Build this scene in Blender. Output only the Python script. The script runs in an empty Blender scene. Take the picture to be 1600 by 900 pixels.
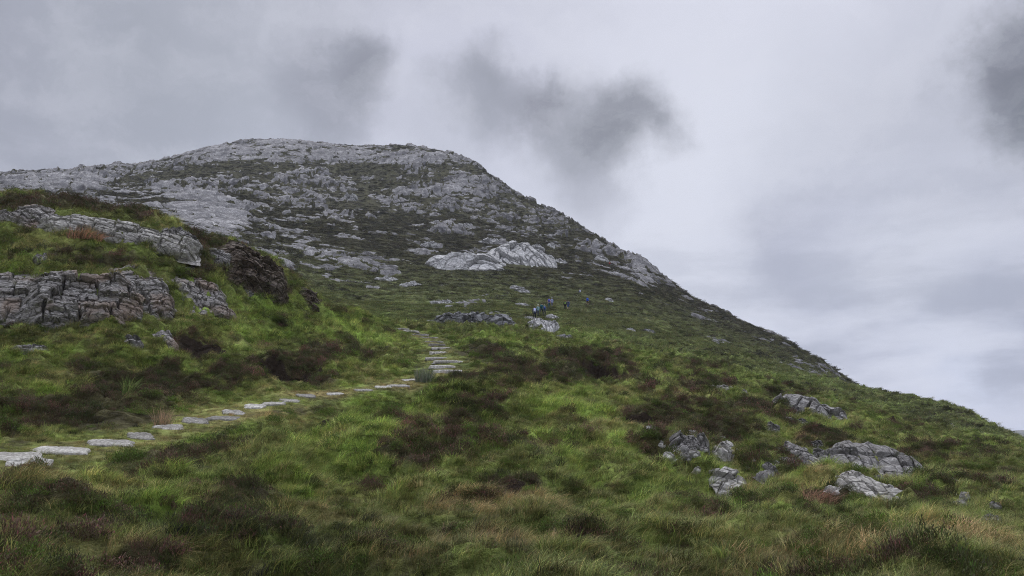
import bpy, bmesh, math, random
import numpy as np
from mathutils import Vector, Matrix

# ------------------------------------------------------------------ camera, sky, sun, exposure
SC = bpy.context.scene
COL = SC.collection
EYE = 1.65
PITCH = math.radians(12.0)
F = 1200.0                                   # focal length in pixels of a 1600 px wide frame
cam = bpy.data.cameras.new('camera'); cam.lens = 27.0; cam.sensor_width = 36.0
cam.clip_start = 0.1; cam.clip_end = 20000
camo = bpy.data.objects.new('camera', cam); COL.objects.link(camo)
camo.location = (0, 0, EYE); camo.rotation_euler = (math.pi/2 + PITCH, 0, 0)
SC.camera = camo
SC.view_settings.view_transform = 'Standard'; SC.view_settings.look = 'None'
SC.view_settings.gamma = 1.0; SC.view_settings.exposure = 0.0
try: SC.view_settings.use_curve_mapping = False
except Exception: pass
SC.render.engine = 'CYCLES'
SC.cycles.max_bounces = 5; SC.cycles.diffuse_bounces = 3; SC.cycles.glossy_bounces = 1
SC.cycles.transmission_bounces = 2; SC.cycles.volume_bounces = 1; SC.cycles.transparent_max_bounces = 4
SC.cycles.use_denoising = True; SC.cycles.denoising_prefilter = 'NONE'; SC.cycles.denoising_input_passes = 'RGB_ALBEDO_NORMAL'; SC.cycles.pixel_filter_type = 'BLACKMAN_HARRIS'; SC.cycles.filter_width = 1.0

SUN_EL, SUN_AZ = math.radians(54), math.radians(-14)       # azimuth from +Y towards +X
sun = bpy.data.lights.new('sun', 'SUN'); sun.energy = 1.5; sun.angle = math.radians(12); sun.color = (1, .97, .92)
suno = bpy.data.objects.new('sun', sun); COL.objects.link(suno)
sd = Vector((math.sin(SUN_AZ)*math.cos(SUN_EL), math.cos(SUN_AZ)*math.cos(SUN_EL), math.sin(SUN_EL)))
suno.rotation_euler = sd.to_track_quat('Z', 'Y').to_euler(); suno.location = (0, 0, 300)

CP, SP = math.cos(PITCH), math.sin(PITCH)
def pray(x, y):
    cx = (x-800)/F; cy = (450-y)/F
    return cx, CP-cy*SP, SP+cy*CP
def azte(x, y):
    X, Y, Z = pray(x, y)
    return math.atan2(X, Y), Z/math.hypot(X, Y)
def to_px(az, te):
    """azimuth + tangent of elevation -> photo pixel (for laying out the land)"""
    X, Y, Z = np.sin(az), np.cos(az), te
    d = np.maximum(Y*CP+Z*SP, 1e-3)
    return 800+F*X/d, 450-F*(-Y*SP+Z*CP)/d

# ---- world: Nishita sky under a broken grey cloud deck
w = bpy.data.worlds.new('World'); SC.world = w; w.use_nodes = True
nt = w.node_tree; nt.nodes.clear()
class NB:
    def __init__(s, nt): s.nt = nt
    def n(s, t, **kw):
        nd = s.nt.nodes.new(t)
        for k, v in kw.items():
            if k.startswith('i_'):
                k = k[2:]; k = int(k) if k.isdigit() else k
                if isinstance(v, bpy.types.NodeSocket): s.nt.links.new(v, nd.inputs[k])
                else: nd.inputs[k].default_value = v
            else: setattr(nd, k, v)
        return nd
    def link(s, a, b): s.nt.links.new(a, b)
    def math(s, op, a, b=0.0, c=None, clamp=False):
        nd = s.nt.nodes.new('ShaderNodeMath'); nd.operation = op; nd.use_clamp = clamp
        for i, v in enumerate((a, b) if c is None else (a, b, c)):
            if isinstance(v, bpy.types.NodeSocket): s.nt.links.new(v, nd.inputs[i])
            else: nd.inputs[i].default_value = v
        return nd.outputs[0]
    def vmath(s, op, a, b=None, scale=None):
        nd = s.nt.nodes.new('ShaderNodeVectorMath'); nd.operation = op
        for i, v in enumerate((a, b)):
            if v is None: continue
            if isinstance(v, bpy.types.NodeSocket): s.nt.links.new(v, nd.inputs[i])
            else: nd.inputs[i].default_value = v
        if scale is not None: nd.inputs['Scale'].default_value = scale
        return nd.outputs['Value'] if op in ('DISTANCE', 'DOT_PRODUCT', 'LENGTH') else nd.outputs[0]
    def noise(s, vec, scale, detail=4, rough=.5, dist=0.0, color=False):
        nd = s.n('ShaderNodeTexNoise'); s.nt.links.new(vec, nd.inputs['Vector'])
        nd.inputs['Scale'].default_value = scale; nd.inputs['Detail'].default_value = detail
        nd.inputs['Roughness'].default_value = rough; nd.inputs['Distortion'].default_value = dist
        return nd.outputs['Color' if color else 'Fac']
    def rng(s, v, a, b, c=0.0, d=1.0, smooth=True):
        nd = s.n('ShaderNodeMapRange'); nd.interpolation_type = 'SMOOTHSTEP' if smooth else 'LINEAR'
        s.nt.links.new(v, nd.inputs[0])
        for i, x in zip((1, 2, 3, 4), (a, b, c, d)): nd.inputs[i].default_value = x
        return nd.outputs[0]
    def mix(s, f, a, b, mode='MIX'):
        nd = s.n('ShaderNodeMix', data_type='RGBA', blend_type=mode)
        for k, v in ((0, f), (6, a), (7, b)):
            if isinstance(v, bpy.types.NodeSocket): s.nt.links.new(v, nd.inputs[k])
            else: nd.inputs[k].default_value = v if k == 0 else (*v, 1)
        return nd.outputs[2]
B = NB(nt)
sky = B.n('ShaderNodeTexSky', sky_type='NISHITA', sun_disc=False, sun_elevation=SUN_EL, sun_rotation=SUN_AZ)
D = B.n('ShaderNodeTexCoord').outputs['Generated']
warp = B.vmath('SUBTRACT', B.noise(D, 3.2, 5, .55, color=True), (.5, .5, .5))
Dw = B.vmath('ADD', D, B.vmath('SCALE', warp, scale=.12))
warp2 = B.vmath('SUBTRACT', B.noise(D, 13, 6, .65, color=True), (.5, .5, .5))
Dw = B.vmath('ADD', Dw, B.vmath('SCALE', warp2, scale=.08))
flat = B.vmath('MULTIPLY', Dw, (1, 1, 2.4))
big = B.noise(flat, 1.7, 5, .5)
fine = B.noise(flat, 5.5, 6, .55)
cl = B.mix(B.rng(big, .36, .62), (.36, .375, .45), (.53, .545, .64))
cl = B.mix(B.rng(fine, .35, .75, 0, .30), cl, (.33, .35, .42))
# (px, py, radius px, colour, amount)
for x, y, R_, c, a in [
    (1150, 60, 420, (.62, .63, .72), .75), (1130, 330, 330, (.60, .62, .70), .7), (680, 120, 190, (.60, .61, .72), .6),
    (300, 215, 240, (.50, .53, .62), .6),
    (30, 70, 460, (.235, .245, .295), .75), (330, 40, 260, (.30, .32, .37), .55), (600, -200, 400, (.42, .43, .5), .5),
    (520, 155, 115, (.24, .25, .30), .8), (575, 120, 70, (.20, .21, .25), .75), (760, 150, 85, (.20, .21, .25), .8),
    (700, 215, 120, (.36, .375, .44), .55), (900, 190, 110, (.22, .23, .27), .75), (985, 185, 80, (.15, .157, .185), .75), (945, 235, 70, (.18, .19, .22), .6),
    (855, 165, 60, (.17, .175, .21), .7), (930, 300, 85, (.32, .33, .39), .6),
    (1250, 370, 100, (.33, .34, .41), .7), (1330, 400, 130, (.38, .39, .47), .6), (1470, 250, 300, (.36, .375, .44), .55),
    (1600, 95, 105, (.11, .115, .14), .85), (1615, 190, 75, (.13, .14, .165), .85), (1560, 60, 50, (.19, .2, .24), .6),
    (1440, 560, 190, (.255, .28, .37), .7), (1330, 470, 260, (.40, .42, .52), .6), (1390, 600, 70, (.42, .44, .55), .6),
    (1590, 500, 110, (.36, .38, .47), .7), (1540, 640, 110, (.56, .60, .74), .85), (1420, 420, 120, (.56, .58, .66), .5), (1600, 590, 60, (.27, .29, .38), .6)]:
    v = Vector(pray(x, y)).normalized()
    d = B.vmath('DISTANCE', Dw, tuple(v))
    m = B.rng(d, R_/F*1.15, R_/F*.25, 0, a)
    cl = B.mix(m, cl, c)
band = B.noise(B.vmath('MULTIPLY', B.vmath('ADD', D, B.vmath('SCALE', warp, scale=.04)), (1.3, 1.3, 5)), 3.0, 7, .55)
lowm = B.rng(B.vmath('DOT_PRODUCT', D, (0, 0, 1)), .42, .05)
cl = B.mix(B.math('MULTIPLY', lowm, B.rng(band, .42, .62, 0, .75)), cl, (.60, .62, .72))
cl = B.mix(B.math('MULTIPLY', lowm, B.rng(band, .50, .36, 0, .55)), cl, (.28, .30, .38))
wisp = B.noise(B.vmath('MULTIPLY', Dw, (1, 1, 1.8)), 8.0, 7, .62)
cl = B.mix(B.rng(wisp, .42, .70, 0, .22), cl, (.62, .63, .70))
cl = B.mix(1.0, cl, (13.7, 13.7, 13.6), 'MULTIPLY')
sx_ = B.n('ShaderNodeSeparateXYZ'); B.link(D, sx_.inputs[0])
cl = B.mix(1.0, cl, B.n('ShaderNodeCombineXYZ', i_0=(z_ := B.math('MULTIPLY', B.rng(sx_.outputs[2], .58, .95, 1.0, 3.6), B.rng(sx_.outputs[1], .1, -.6, 1.0, 1.15))), i_1=z_, i_2=z_).outputs[0], 'MULTIPLY')
col = B.mix(.94, sky.outputs[0], cl)
bg = B.n('ShaderNodeBackground'); B.link(col, bg.inputs[0]); bg.inputs[1].default_value = .09
wo = B.n('ShaderNodeOutputWorld'); B.link(bg.outputs[0], wo.inputs[0])

# ------------------------------------------------------------------ numpy noise
M32 = np.uint32(0xffffffff)
def hsh(ix, iy, seed=0, iz=None):
    h = (ix.astype(np.int64)*374761393 + iy.astype(np.int64)*668265263 + seed*1442695041) & 0xffffffff
    if iz is not None: h = (h + iz.astype(np.int64)*2147483647) & 0xffffffff
    h = ((h ^ (h >> 13))*1274126177) & 0xffffffff
    h = ((h ^ (h >> 15))*2246822519) & 0xffffffff
    h = h ^ (h >> 16)
    return (h & 0xffffff)/float(0x1000000)
def perlin(x, y, seed=0):
    ix = np.floor(x); iy = np.floor(y); fx = x-ix; fy = y-iy
    u = fx*fx*fx*(fx*(fx*6-15)+10); v = fy*fy*fy*(fy*(fy*6-15)+10)
    def g(dx, dy):
        a = hsh(ix+dx, iy+dy, seed)*2*np.pi
        return np.cos(a)*(fx-dx)+np.sin(a)*(fy-dy)
    n0 = g(0, 0)*(1-u)+g(1, 0)*u; n1 = g(0, 1)*(1-u)+g(1, 1)*u
    return (n0*(1-v)+n1*v)*1.5
def fbm(x, y, seed=0, octv=4, gain=.5, lac=2.03):
    s = 0; a = 1; t = 0
    for k in range(octv):
        s = s+a*perlin(x, y, seed+k*17); t += a; a *= gain; x = x*lac+3.1; y = y*lac-1.7
    return s/t
def worley(x, y, seed=0):
    """F1, F2, id (0..1), offset vector from the cell centre"""
    ix = np.floor(x); iy = np.floor(y)
    f1 = np.full(x.shape, 9.); f2 = f1.copy(); cid = np.zeros(x.shape); ox = np.zeros(x.shape); oy = np.zeros(x.shape)
    for dx in (-1, 0, 1):
        for dy in (-1, 0, 1):
            cx = ix+dx; cy = iy+dy
            px = cx+.15+.7*hsh(cx, cy, seed); py = cy+.15+.7*hsh(cx, cy, seed+7)
            d = np.hypot(x-px, y-py); c = hsh(cx, cy, seed+13)
            m = d < f1
            f2 = np.where(m, f1, np.minimum(f2, d)); f1 = np.where(m, d, f1)
            cid = np.where(m, c, cid); ox = np.where(m, x-px, ox); oy = np.where(m, y-py, oy)
    return f1, f2, cid, ox, oy
def ss(x, a, b):
    t = np.clip((x-a)/(b-a), 0, 1); return t*t*(3-2*t)

# ------------------------------------------------------------------ the lie of the land
# contour lines over the hill, near to far: (x, y of the photo, metres from the viewer)
LAY = [
 [(-600,900,6.5),(0,905,6.3),(800,905,6.5),(1600,900,7),(2200,900,7)],
 [(-600,830,8.5),(0,810,9),(400,800,9.5),(800,800,10.5),(1200,805,12),(1600,815,13.5),(2200,830,14)],
 [(-600,790,11.5),(0,730,14.5),(130,703,17),(265,668,20),(370,650,22),(480,622,25),(560,612,26.5),(640,600,28),(700,612,26),(800,640,22.5),(900,660,21),(1050,700,19),(1200,735,20),(1400,750,24),(1600,765,25),(2200,800,24)],
 [(-600,500,32),(0,500,32),(150,515,31),(250,495,33),(350,505,34),(450,530,36),(560,555,37),(640,556,38),(700,548,38),(800,560,36),(900,575,38),(1050,600,38),(1200,640,38),(1400,680,42),(1600,715,44),(2200,760,42)],
 [(-600,410,35),(0,420,34.5),(150,422,33.5),(250,415,35),(350,445,37),(450,485,40),(560,528,43),(640,530,45),(700,532,47),(800,540,47),(900,548,50),(1050,570,54),(1200,605,60),(1400,650,72),(1545,692,75),(1600,705,66),(2200,795,50)],
 [(-600,270,46),(0,307,44),(130,322,43),(250,347,42),(300,382,41),(360,388,42),(420,408,43),(470,447,45),(510,487,47),(600,512,50),(640,516,54),(700,518,60),(800,520,62),(900,528,68),(1000,540,78),(1100,552,88),(1200,575,100),(1352,610,120),(1400,621,125),(1480,633,120),(1520,648,110),(1545,668,100),(1600,692,88),(1800,790,70),(2200,830,60)],
 [(-600,360,75),(0,380,75),(250,420,75),(350,450,75),(470,475,80),(600,503,85),(700,507,80),(800,505,80),(900,500,90),(1000,520,98),(1100,535,110),(1200,562,125),(1300,597,142),(1352,635,150),(1480,690,160),(1600,770,130),(2200,900,90)],
 [(-600,350,140),(0,350,140),(250,390,140),(350,420,140),(470,450,140),(600,470,140),(700,475,132),(800,478,130),(900,478,145),(1000,495,150),(1100,518,155),(1200,548,160),(1300,590,166),(1352,628,172),(1480,710,190),(1600,790,170),(2200,930,150)],
 [(-600,310,230),(0,310,240),(250,330,240),(400,350,240),(550,370,240),(700,392,230),(800,402,222),(900,420,215),(1000,445,207),(1100,490,200),(1200,535,186),(1300,583,184),(1352,620,186),(1480,730,220),(1600,800,220),(2200,950,200)],
 [(-600,290,320),(0,285,320),(250,285,330),(400,275,345),(550,295,345),(700,310,330),(800,350,300),(900,385,270),(1000,428,243),(1100,482,222),(1200,526,203),(1300,576,195),(1352,615,194),(1480,740,250),(1600,810,250),(2200,960,240)],
 [(-600,295,400),(0,271,400),(70,265,400),(150,264,400),(175,260,402),(250,252,420),(300,240,430),(370,222,445),(440,217,450),(490,222,450),(560,228,440),(640,227,430),(700,238,410),(750,262,390),(800,297,370),(850,325,345),(900,348,320),(950,380,300),(1000,408,282),(1050,440,262),(1080,462,252),(1150,497,232),(1220,525,216),(1280,560,206),(1330,592,200),(1354,613,200),(1375,640,205),(1480,750,280),(1600,820,280),(2200,970,270)],
]
NA_F, NR = 1150, 1430
AZ = np.concatenate([np.linspace(-179.9, -45, 60), np.linspace(-44, -38.5, 20), np.linspace(-38, 38, NA_F), np.linspace(38.5, 44, 20), np.linspace(45, 179.9, 60)])*np.pi/180
RR = np.concatenate([[.4], np.geomspace(.8, 4.8, 50), np.geomspace(5, 520, NR-90), np.geomspace(540, 9000, 39)])
NA = len(AZ); NR = len(RR); LR = np.log(RR)
def curve(k):
    P = [azte(x, y)+(r,) for x, y, r in LAY[k]]
    a = np.array(P); te = np.interp(AZ, a[:, 0], a[:, 1]); lr = np.interp(AZ, a[:, 0], np.log(a[:, 2]))
    n = 9 if k == len(LAY)-1 else 41
    ker = np.hanning(n+2)[1:-1]; ker /= ker.sum()
    f = (AZ > -.7) & (AZ < .7)
    for q in (te, lr):
        qq = np.convolve(np.pad(q, n, 'edge'), ker, 'same')[n:-n]; q[f] = qq[f]
    return te, lr
cur = [curve(k) for k in range(len(LAY))]
jt, jr = cur[-1]
te0 = -EYE/.4
TE = np.stack([np.full(NA, te0), np.full(NA, (-.02-EYE)/1.5), np.full(NA, (.28-EYE)/3.6)] + [c[0] for c in cur] + [jt-.045, np.full(NA, -.03), np.full(NA, -.025)], 1)
LRK = np.stack([np.full(NA, math.log(.4)), np.full(NA, math.log(1.5)), np.full(NA, math.log(3.6))] + [c[1] for c in cur] + [jr+.2, np.full(NA, math.log(1500)), np.full(NA, math.log(9100))], 1)
for k in range(1, LRK.shape[1]): LRK[:, k] = np.maximum(LRK[:, k], LRK[:, k-1]+.015)
Z = np.zeros((NA, NR))
for i in range(NA):
    x = LRK[i]; y = TE[i]; h = np.diff(x); d = np.diff(y)/h
    m = np.zeros_like(y); s = d[:-1]*d[1:] > 0
    w1 = 2*h[1:]+h[:-1]; w2 = h[1:]+2*h[:-1]
    with np.errstate(divide='ignore', invalid='ignore'):
        m[1:-1] = np.where(s, (w1+w2)/(w1/d[:-1]+w2/d[1:]), 0)
    m[0] = d[0]; m[-1] = d[-1]
    j = np.clip(np.searchsorted(x, LR)-1, 0, len(x)-2); t = (LR-x[j])/h[j]
    v = (2*t**3-3*t**2+1)*y[j]+(t**3-2*t**2+t)*h[j]*m[j]+(-2*t**3+3*t**2)*y[j+1]+(t**3-t**2)*h[j]*m[j+1]
    Z[i] = v*RR+EYE
# away from the view the land is an open hillside falling to the valley behind
AA, RG = np.meshgrid(AZ, RR, indexing='ij')
X = RG*np.sin(AA); Y = RG*np.cos(AA)
openz = np.where(Y > 0, .06*Y, .13*Y)*np.exp(-RG/900)-RG*.02
wo_ = ss(np.abs(AA), math.radians(50), math.radians(95))
Z = Z*(1-wo_)+openz*wo_
# smooth layer coordinate: mountain weight
LF = LRK[:, 3+5][:, None]; LG = LRK[:, 3+6][:, None]
LRG = LR[None, :]
MT = ss(LRG, LF*.7+LG*.3, LG+.05)                    # 0 near hill, 1 mountain
PX, PY = to_px(AA, (Z-EYE)/RG)
TEB = (Z-EYE)/RG

def hit(x, y, zz=None, rmin=3.0, rmax=600.0):
    """where the line of sight through photo pixel (x, y) meets the land"""
    a, te = azte(x, y)
    zz = Z if zz is None else zz
    f = np.interp(a, AZ, np.arange(NA)); i = int(f); t = f-i; i1 = min(i+1, NA-1)
    col = (zz[i]*(1-t)+zz[i1]*t-EYE)/RR
    ok = (col >= te) & (RR > rmin) & (RR < rmax)
    if ok.any(): j = int(np.argmax(ok))
    else:
        q = np.where((RR > rmin) & (RR < rmax), col, -9); j = int(np.argmax(q))
    r = RR[j]
    if j > 0 and col[j] > te > col[j-1]:
        r = RR[j-1]+(RR[j]-RR[j-1])*(te-col[j-1])/(col[j]-col[j-1])
    zc = np.interp(r, RR, col)*r+EYE
    return np.array([r*math.sin(a), r*math.cos(a), zc]), r
def sample(a, r, field):
    fi = np.interp(a, AZ, np.arange(NA)); fj = np.interp(np.log(r), LR, np.arange(NR))
    i = np.clip(fi.astype(int), 0, NA-2); j = np.clip(fj.astype(int), 0, NR-2); s = fi-i; t = fj-j
    return (field[i, j]*(1-s)*(1-t)+field[i+1, j]*s*(1-t)+field[i, j+1]*(1-s)*t+field[i+1, j+1]*s*t)

# ---- stones of the path (photo x, y, width, height)
SLABS = [(14,717,70,9),(45,731,58,15),(96,705,70,6),(175,693,78,7),(220,681,38,8),(262,668,48,10),(306,657,52,9),(348,653,46,6),(364,645,36,7),
 (398,637,38,7),(427,633,38,5),(452,627,34,6),(478,621,32,6),(524,615,34,4),(568,610,36,5),(598,605,30,5),(622,601,34,5),(640,594,24,4),
 (700,580,38,6),(690,573,36,6),(700,566,42,6),(688,559,38,7),(685,551,31,6),(689,545,26,5),(684,540,26,4),(678,534,25,5),(668,528,30,5),(654,524,27,4),(641,519,26,4),(627,515,24,3)]
slab_pts = [hit(x, y, rmax=70)[0] for x, y, _, _ in SLABS]
ppx = np.array([p[0] for p in slab_pts]); ppy = np.array([p[1] for p in slab_pts])
PD = np.full(X.shape, 99.)
near = (RG < 62) & (RG > 8) & (AA < .05) & (AA > -.8)
xn = X[near]; yn = Y[near]; dm = np.full(xn.shape, 99.)
for k in range(len(ppx)-1):
    ax, ay, bx, by = ppx[k], ppy[k], ppx[k+1], ppy[k+1]
    L2 = (bx-ax)**2+(by-ay)**2+1e-9; t = np.clip(((xn-ax)*(bx-ax)+(yn-ay)*(by-ay))/L2, 0, 1)
    dm = np.minimum(dm, np.hypot(xn-ax-t*(bx-ax), yn-ay-t*(by-ay)))
PD[near] = dm
PATH = 1-ss(PD, .35, 1.1); PATHW = 1-ss(PD, .6, 2.8)
# shallow hollow on the near side of the path where it turns
_pa = [azte(SLABS[k][0], SLABS[k][1])[0] for k in range(11, 18)]; _pr = [math.hypot(slab_pts[k][0], slab_pts[k][1]) for k in range(11, 18)]
u_ = RG/np.interp(AA, _pa, _pr); HOLLOW = ss(AA, _pa[0]-.02, _pa[1]+.02)*(1-ss(AA, _pa[-1]-.005, _pa[-1]+.035))*ss(u_, .68, .80)*(1-ss(u_, .90, .965))
PATHW = np.maximum(PATHW, HOLLOW*.85)

# ---- ellipses in the photo that say what grows or crops out where: (x, y, rx, ry, amount)
def paint(lst, seed=1, warp_=.35):
    out = np.zeros(X.shape)
    wx = fbm(X*.35+9, Y*.35, seed, 3)*warp_; wy = fbm(X*.35, Y*.35+5, seed+3, 3)*warp_
    for x, y, rx, ry, a in lst:
        d = np.sqrt(((PX-x)/rx+wx)**2+((PY-y)/ry+wy)**2)
        out += a*(1-ss(d, .55, 1.25))
    return out
def paint_far(lst, seed=1):
    out = np.zeros(X.shape)
    wx = fbm(X*.05+9, Y*.05, seed, 4)*.7; wy = fbm(X*.05, Y*.05+5, seed+3, 4)*.7
    for x, y, rx, ry, a in lst:
        d = np.sqrt(((PX-x)/rx+wx)**2+((PY-y)/ry+wy)**2)
        out += a*(1-ss(d, .45, 1.3))
    return out
HEATH = paint([(130,650,170,28,.9),(300,600,90,28,.7),(430,585,110,24,1.0),(520,560,60,22,.8),(200,610,90,22,.6),(20,685,60,18,.9),(240,630,60,30,.5),
 (300,540,60,20,.8),(20,560,60,14,.5),(215,720,70,18,.8),(330,715,60,16,.6),(80,820,110,16,1.),(10,775,70,22,.7),(380,790,70,22,.8),(280,745,60,20,.5),(330,850,70,22,.7),(430,830,60,20,.6),(240,880,60,16,.8),
 (500,645,70,18,1.),(425,650,20,12,1.),(790,600,90,26,.7),(860,580,60,22,.8),(930,575,70,20,1.1),(740,555,50,12,.9),(700,600,60,20,.5),(620,680,60,14,.5),(740,640,70,20,.5),
 (680,715,70,18,.9),(790,775,70,16,1.),(600,740,60,14,.5),(900,700,60,14,.4),(950,755,80,14,.5),(720,680,60,12,.4),(1060,610,110,16,.7),(1150,650,110,20,.8),(1020,665,60,16,1.),(1100,700,100,30,.7),(1200,740,60,26,.7),
 (1290,690,50,20,.8),(1330,720,40,25,.6),(1240,620,70,10,.5),(1300,810,80,24,.6),(1440,780,70,20,.6),(1500,720,90,14,.5),(1450,670,80,10,.5),(1150,553,90,5,.9),(1100,580,90,8,.4),(1480,650,70,8,.5),(1560,770,60,20,.6),
 (60,330,90,14,1.),(150,322,100,10,1.),(225,340,50,14,1.),(330,385,80,14,.9),(200,395,170,16,.6),(20,460,30,40,.7),(330,420,60,14,.7),(420,440,60,26,.8),(260,470,18,26,.7),(160,870,60,20,.3),(560,860,90,20,.5),(1000,860,120,16,.4)], 4)
BRIGHT = paint([(540,705,110,40,.9),(210,800,120,36,.9),(150,770,60,24,.6),(660,640,100,24,.8),(600,620,80,12,.8),(760,540,70,18,.7),(930,535,90,10,.8),(1060,770,110,34,.8),(960,790,90,24,.6),(900,650,80,24,.6),
 (420,480,70,26,.9),(480,520,80,24,.8),(560,500,60,18,.8),(640,480,60,20,.5),(360,690,90,18,.6),(220,560,70,14,.7),(60,560,70,14,.6),(130,620,80,14,.6),(1000,560,120,10,.6),(1120,600,120,10,.5),(1250,600,120,12,.4),(860,620,60,20,.5),(330,460,40,30,.7),(440,760,80,20,.5),(700,780,90,20,.4),(930,720,90,30,.5),(590,530,50,20,.6),(820,700,90,18,.6),(1350,640,90,8,.4),(1500,700,100,10,.3),(60,500,70,10,.4)], 8)
DRY = paint([(800,800,140,24,1.),(1280,778,30,16,1.4),(1450,870,140,20,.25),(1150,870,200,30,.4),(600,870,300,20,.7),(500,800,60,14,.7),(150,880,120,20,.7),(700,850,120,14,.6),(820,870,150,24,.7),(330,870,100,20,.8),(110,770,110,22,.7),(60,610,110,16,.6),(560,590,40,10,.5),(400,600,60,8,.6),(480,615,90,8,.8),
 (1262,688,30,12,1.8),(130,365,34,12,1.2),(900,800,100,18,.5),(1460,700,60,6,.7),(1420,760,60,10,.3),(540,760,60,20,.4),(420,650,80,10,.6),(20,850,80,30,.4),(650,760,80,16,.4),(1040,640,60,8,.4)], 12)
LUM = fbm(X*.22, Y*.22, 40, 4)
HEATH = np.clip(HEATH*.75+(fbm(X*.42, Y*.42, 31, 4)*1.0+.5*fbm(X*1.5, Y*1.5, 33, 3)+.12), 0, 1.3)*(1-.8*PATH)*(1-.75*HOLLOW)
BRIGHT = np.clip(BRIGHT*.75+fbm(X*.3+7, Y*.3, 35, 3)*.6+.55*fbm(X*1.3+7, Y*1.3, 36, 3)+.06, 0, 1.2)*(1-.5*MT)
DRY = np.clip(DRY*.6+fbm(X*.35-7, Y*.35+20, 37, 4)*.8+.5*fbm(X*1.4-7, Y*1.4, 38, 3)+.04+.3*PATH, 0, 1.2); BRIGHT = BRIGHT*(1-.9*PATH)

# ---- hummocks, banks and peat faces of the near hill
hum = .45*fbm(X*.20, Y*.20, 3, 2)-.95*(np.abs(fbm(X*.42, Y*.42, 5, 2))-.2)+.50*fbm(X*1.0, Y*1.0, 6, 3)+.18*fbm(X*2.6, Y*2.6, 9, 3)
amp = ss(RG, 2.5, 6)*(.55+.45*ss(RG, 6, 16)+.6*ss(RG, 30, 60))
fade = 1-ss(RG, 350, 600)
HNEAR = -.42*HOLLOW+hum*amp*(1-.9*PATHW)+.20*np.clip(HEATH-.35, 0, 1)*(1-PATHW)*ss(RG, 3, 8)
HAGS = [(440,590,120,.55,.9),(510,648,60,.55,1.),(428,655,22,.5,.9),(945,588,75,1.2,1.3),(730,556,60,.5,.9),(320,545,70,.4,.8),(800,785,90,.12,.7),(1010,668,60,.5,.8),(660,612,40,.2,.5),(690,700,90,.10,.8),
 (1150,556,120,.9,1.2),(620,545,50,.3,.6),(1090,700,60,.4,.7),(1050,690,50,.4,.8),(1180,715,50,.4,.8),(1275,690,40,.35,.8),(1500,740,60,.4,.9),(1380,668,50,.35,.8),(1290,712,50,.4,.7),(1470,655,50,.5,1.)]
PEAT = np.zeros(X.shape)
OFFP = ss(PD, 1.0, 2.6)
for x, y, wpx, dep, rad in HAGS:
    P, r = hit(x, y, rmax=130); a = math.atan2(P[0], P[1])
    ca, sa = math.cos(a), math.sin(a)
    lat = (X-P[0])*ca-(Y-P[1])*sa; fr = (X-P[0])*sa+(Y-P[1])*ca
    m = (np.abs(lat) < 2*wpx*r/F) & (np.abs(fr) < 6)
    la = lat[m]; f_ = fr[m]+.35*fbm(lat[m]*1.2/max(rad, .5), fr[m]*.3, int(x), 3)*rad*2
    wid = wpx*r/F*.55
    ed = np.exp(-(la/wid)**4)
    notch = np.where(f_ < 0, np.exp(-(f_/rad)**2), 1-ss(f_, 0, .22))
    lip = np.where(f_ > 0, ss(f_, 0, .2)*np.exp(-(f_/(rad*1.2))**2), 0)
    ed = ed*OFFP[m]
    HNEAR[m] += ed*(-dep*.75*notch+dep*.45*lip)
    PEAT[m] = np.maximum(PEAT[m], ed*np.where(f_ < 0, np.exp(-((f_+.05)/(.45*rad))**2), 1-ss(f_, .1, .3)))
# ---- mountain
FARROCK = paint_far([(80,285,120,16,.8),(30,300,60,14,.4),(270,330,110,36,.75),(340,340,70,40,.7),(230,300,90,10,.5),(420,235,120,18,1.0),(320,245,60,14,.7),(580,245,120,16,.95),(680,255,70,20,.6),
 (200,262,60,6,.5),(430,395,60,30,.45),(470,290,70,30,.45),(700,300,90,34,.5),(760,300,60,30,.5),(600,330,80,30,.1),(540,410,46,12,.7),(650,395,36,12,.6),(480,350,80,24,.3),(420,420,40,26,.6),
 (780,412,112,30,-1.2),(742,507,90,20,-1.),(835,485,50,25,-.4),(960,400,60,30,.6),(1020,430,60,20,.7),(880,345,60,18,.5),(1120,490,60,14,.6),(1180,510,50,12,.3),(1230,540,40,10,.3),(1330,590,40,16,.3),(760,355,80,14,.3),(700,465,90,10,.45),(1000,470,70,14,.0),(1290,570,60,20,.5),(850,510,60,10,.4),
 (560,360,120,14,-.45),(420,265,180,8,-.6),(600,270,90,7,-.5),(350,275,90,7,-.5),(620,430,120,14,-.7),(900,460,140,30,-.75),(860,440,70,30,-.2),(1000,510,160,30,-.6),(650,495,200,14,-.6),(130,318,110,8,-.6),(1180,550,160,14,-.7),(500,450,60,14,-.5),(940,500,140,16,-.4),(870,400,50,16,-.3)], 20)
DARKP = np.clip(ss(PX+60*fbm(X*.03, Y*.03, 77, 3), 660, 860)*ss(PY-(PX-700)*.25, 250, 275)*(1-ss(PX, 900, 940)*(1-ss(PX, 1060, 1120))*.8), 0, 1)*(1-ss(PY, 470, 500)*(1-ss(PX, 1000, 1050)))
wx = X+3*fbm(X*.08, Y*.08, 61, 3); wy = Y+3*fbm(X*.08+9, Y*.08, 62, 3)
f1, f2, cid, ox, oy = worley(wx/11, wy/8, 70)
g1, g2, gid, gx, gy = worley(wx/5.6+.3*fbm(X*.4, Y*.4, 2, 2), wy/4.6, 71)
k1, k2, kid, kx, ky = worley(X/1.5, Y/1.2+.2*fbm(X*.7, Y*.7, 3, 2), 72)
dome = np.clip(1-f1/.62, 0, 1)**.6; dome2 = np.clip(1-g1/.6, 0, 1)**.6; dome3 = np.clip(1-k1/.6, 0, 1)**.7
crk = ss(f2-f1, 0, .10); crk2 = ss(g2-g1, 0, .14); crk3 = ss(k2-k1, 0, .18)
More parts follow.
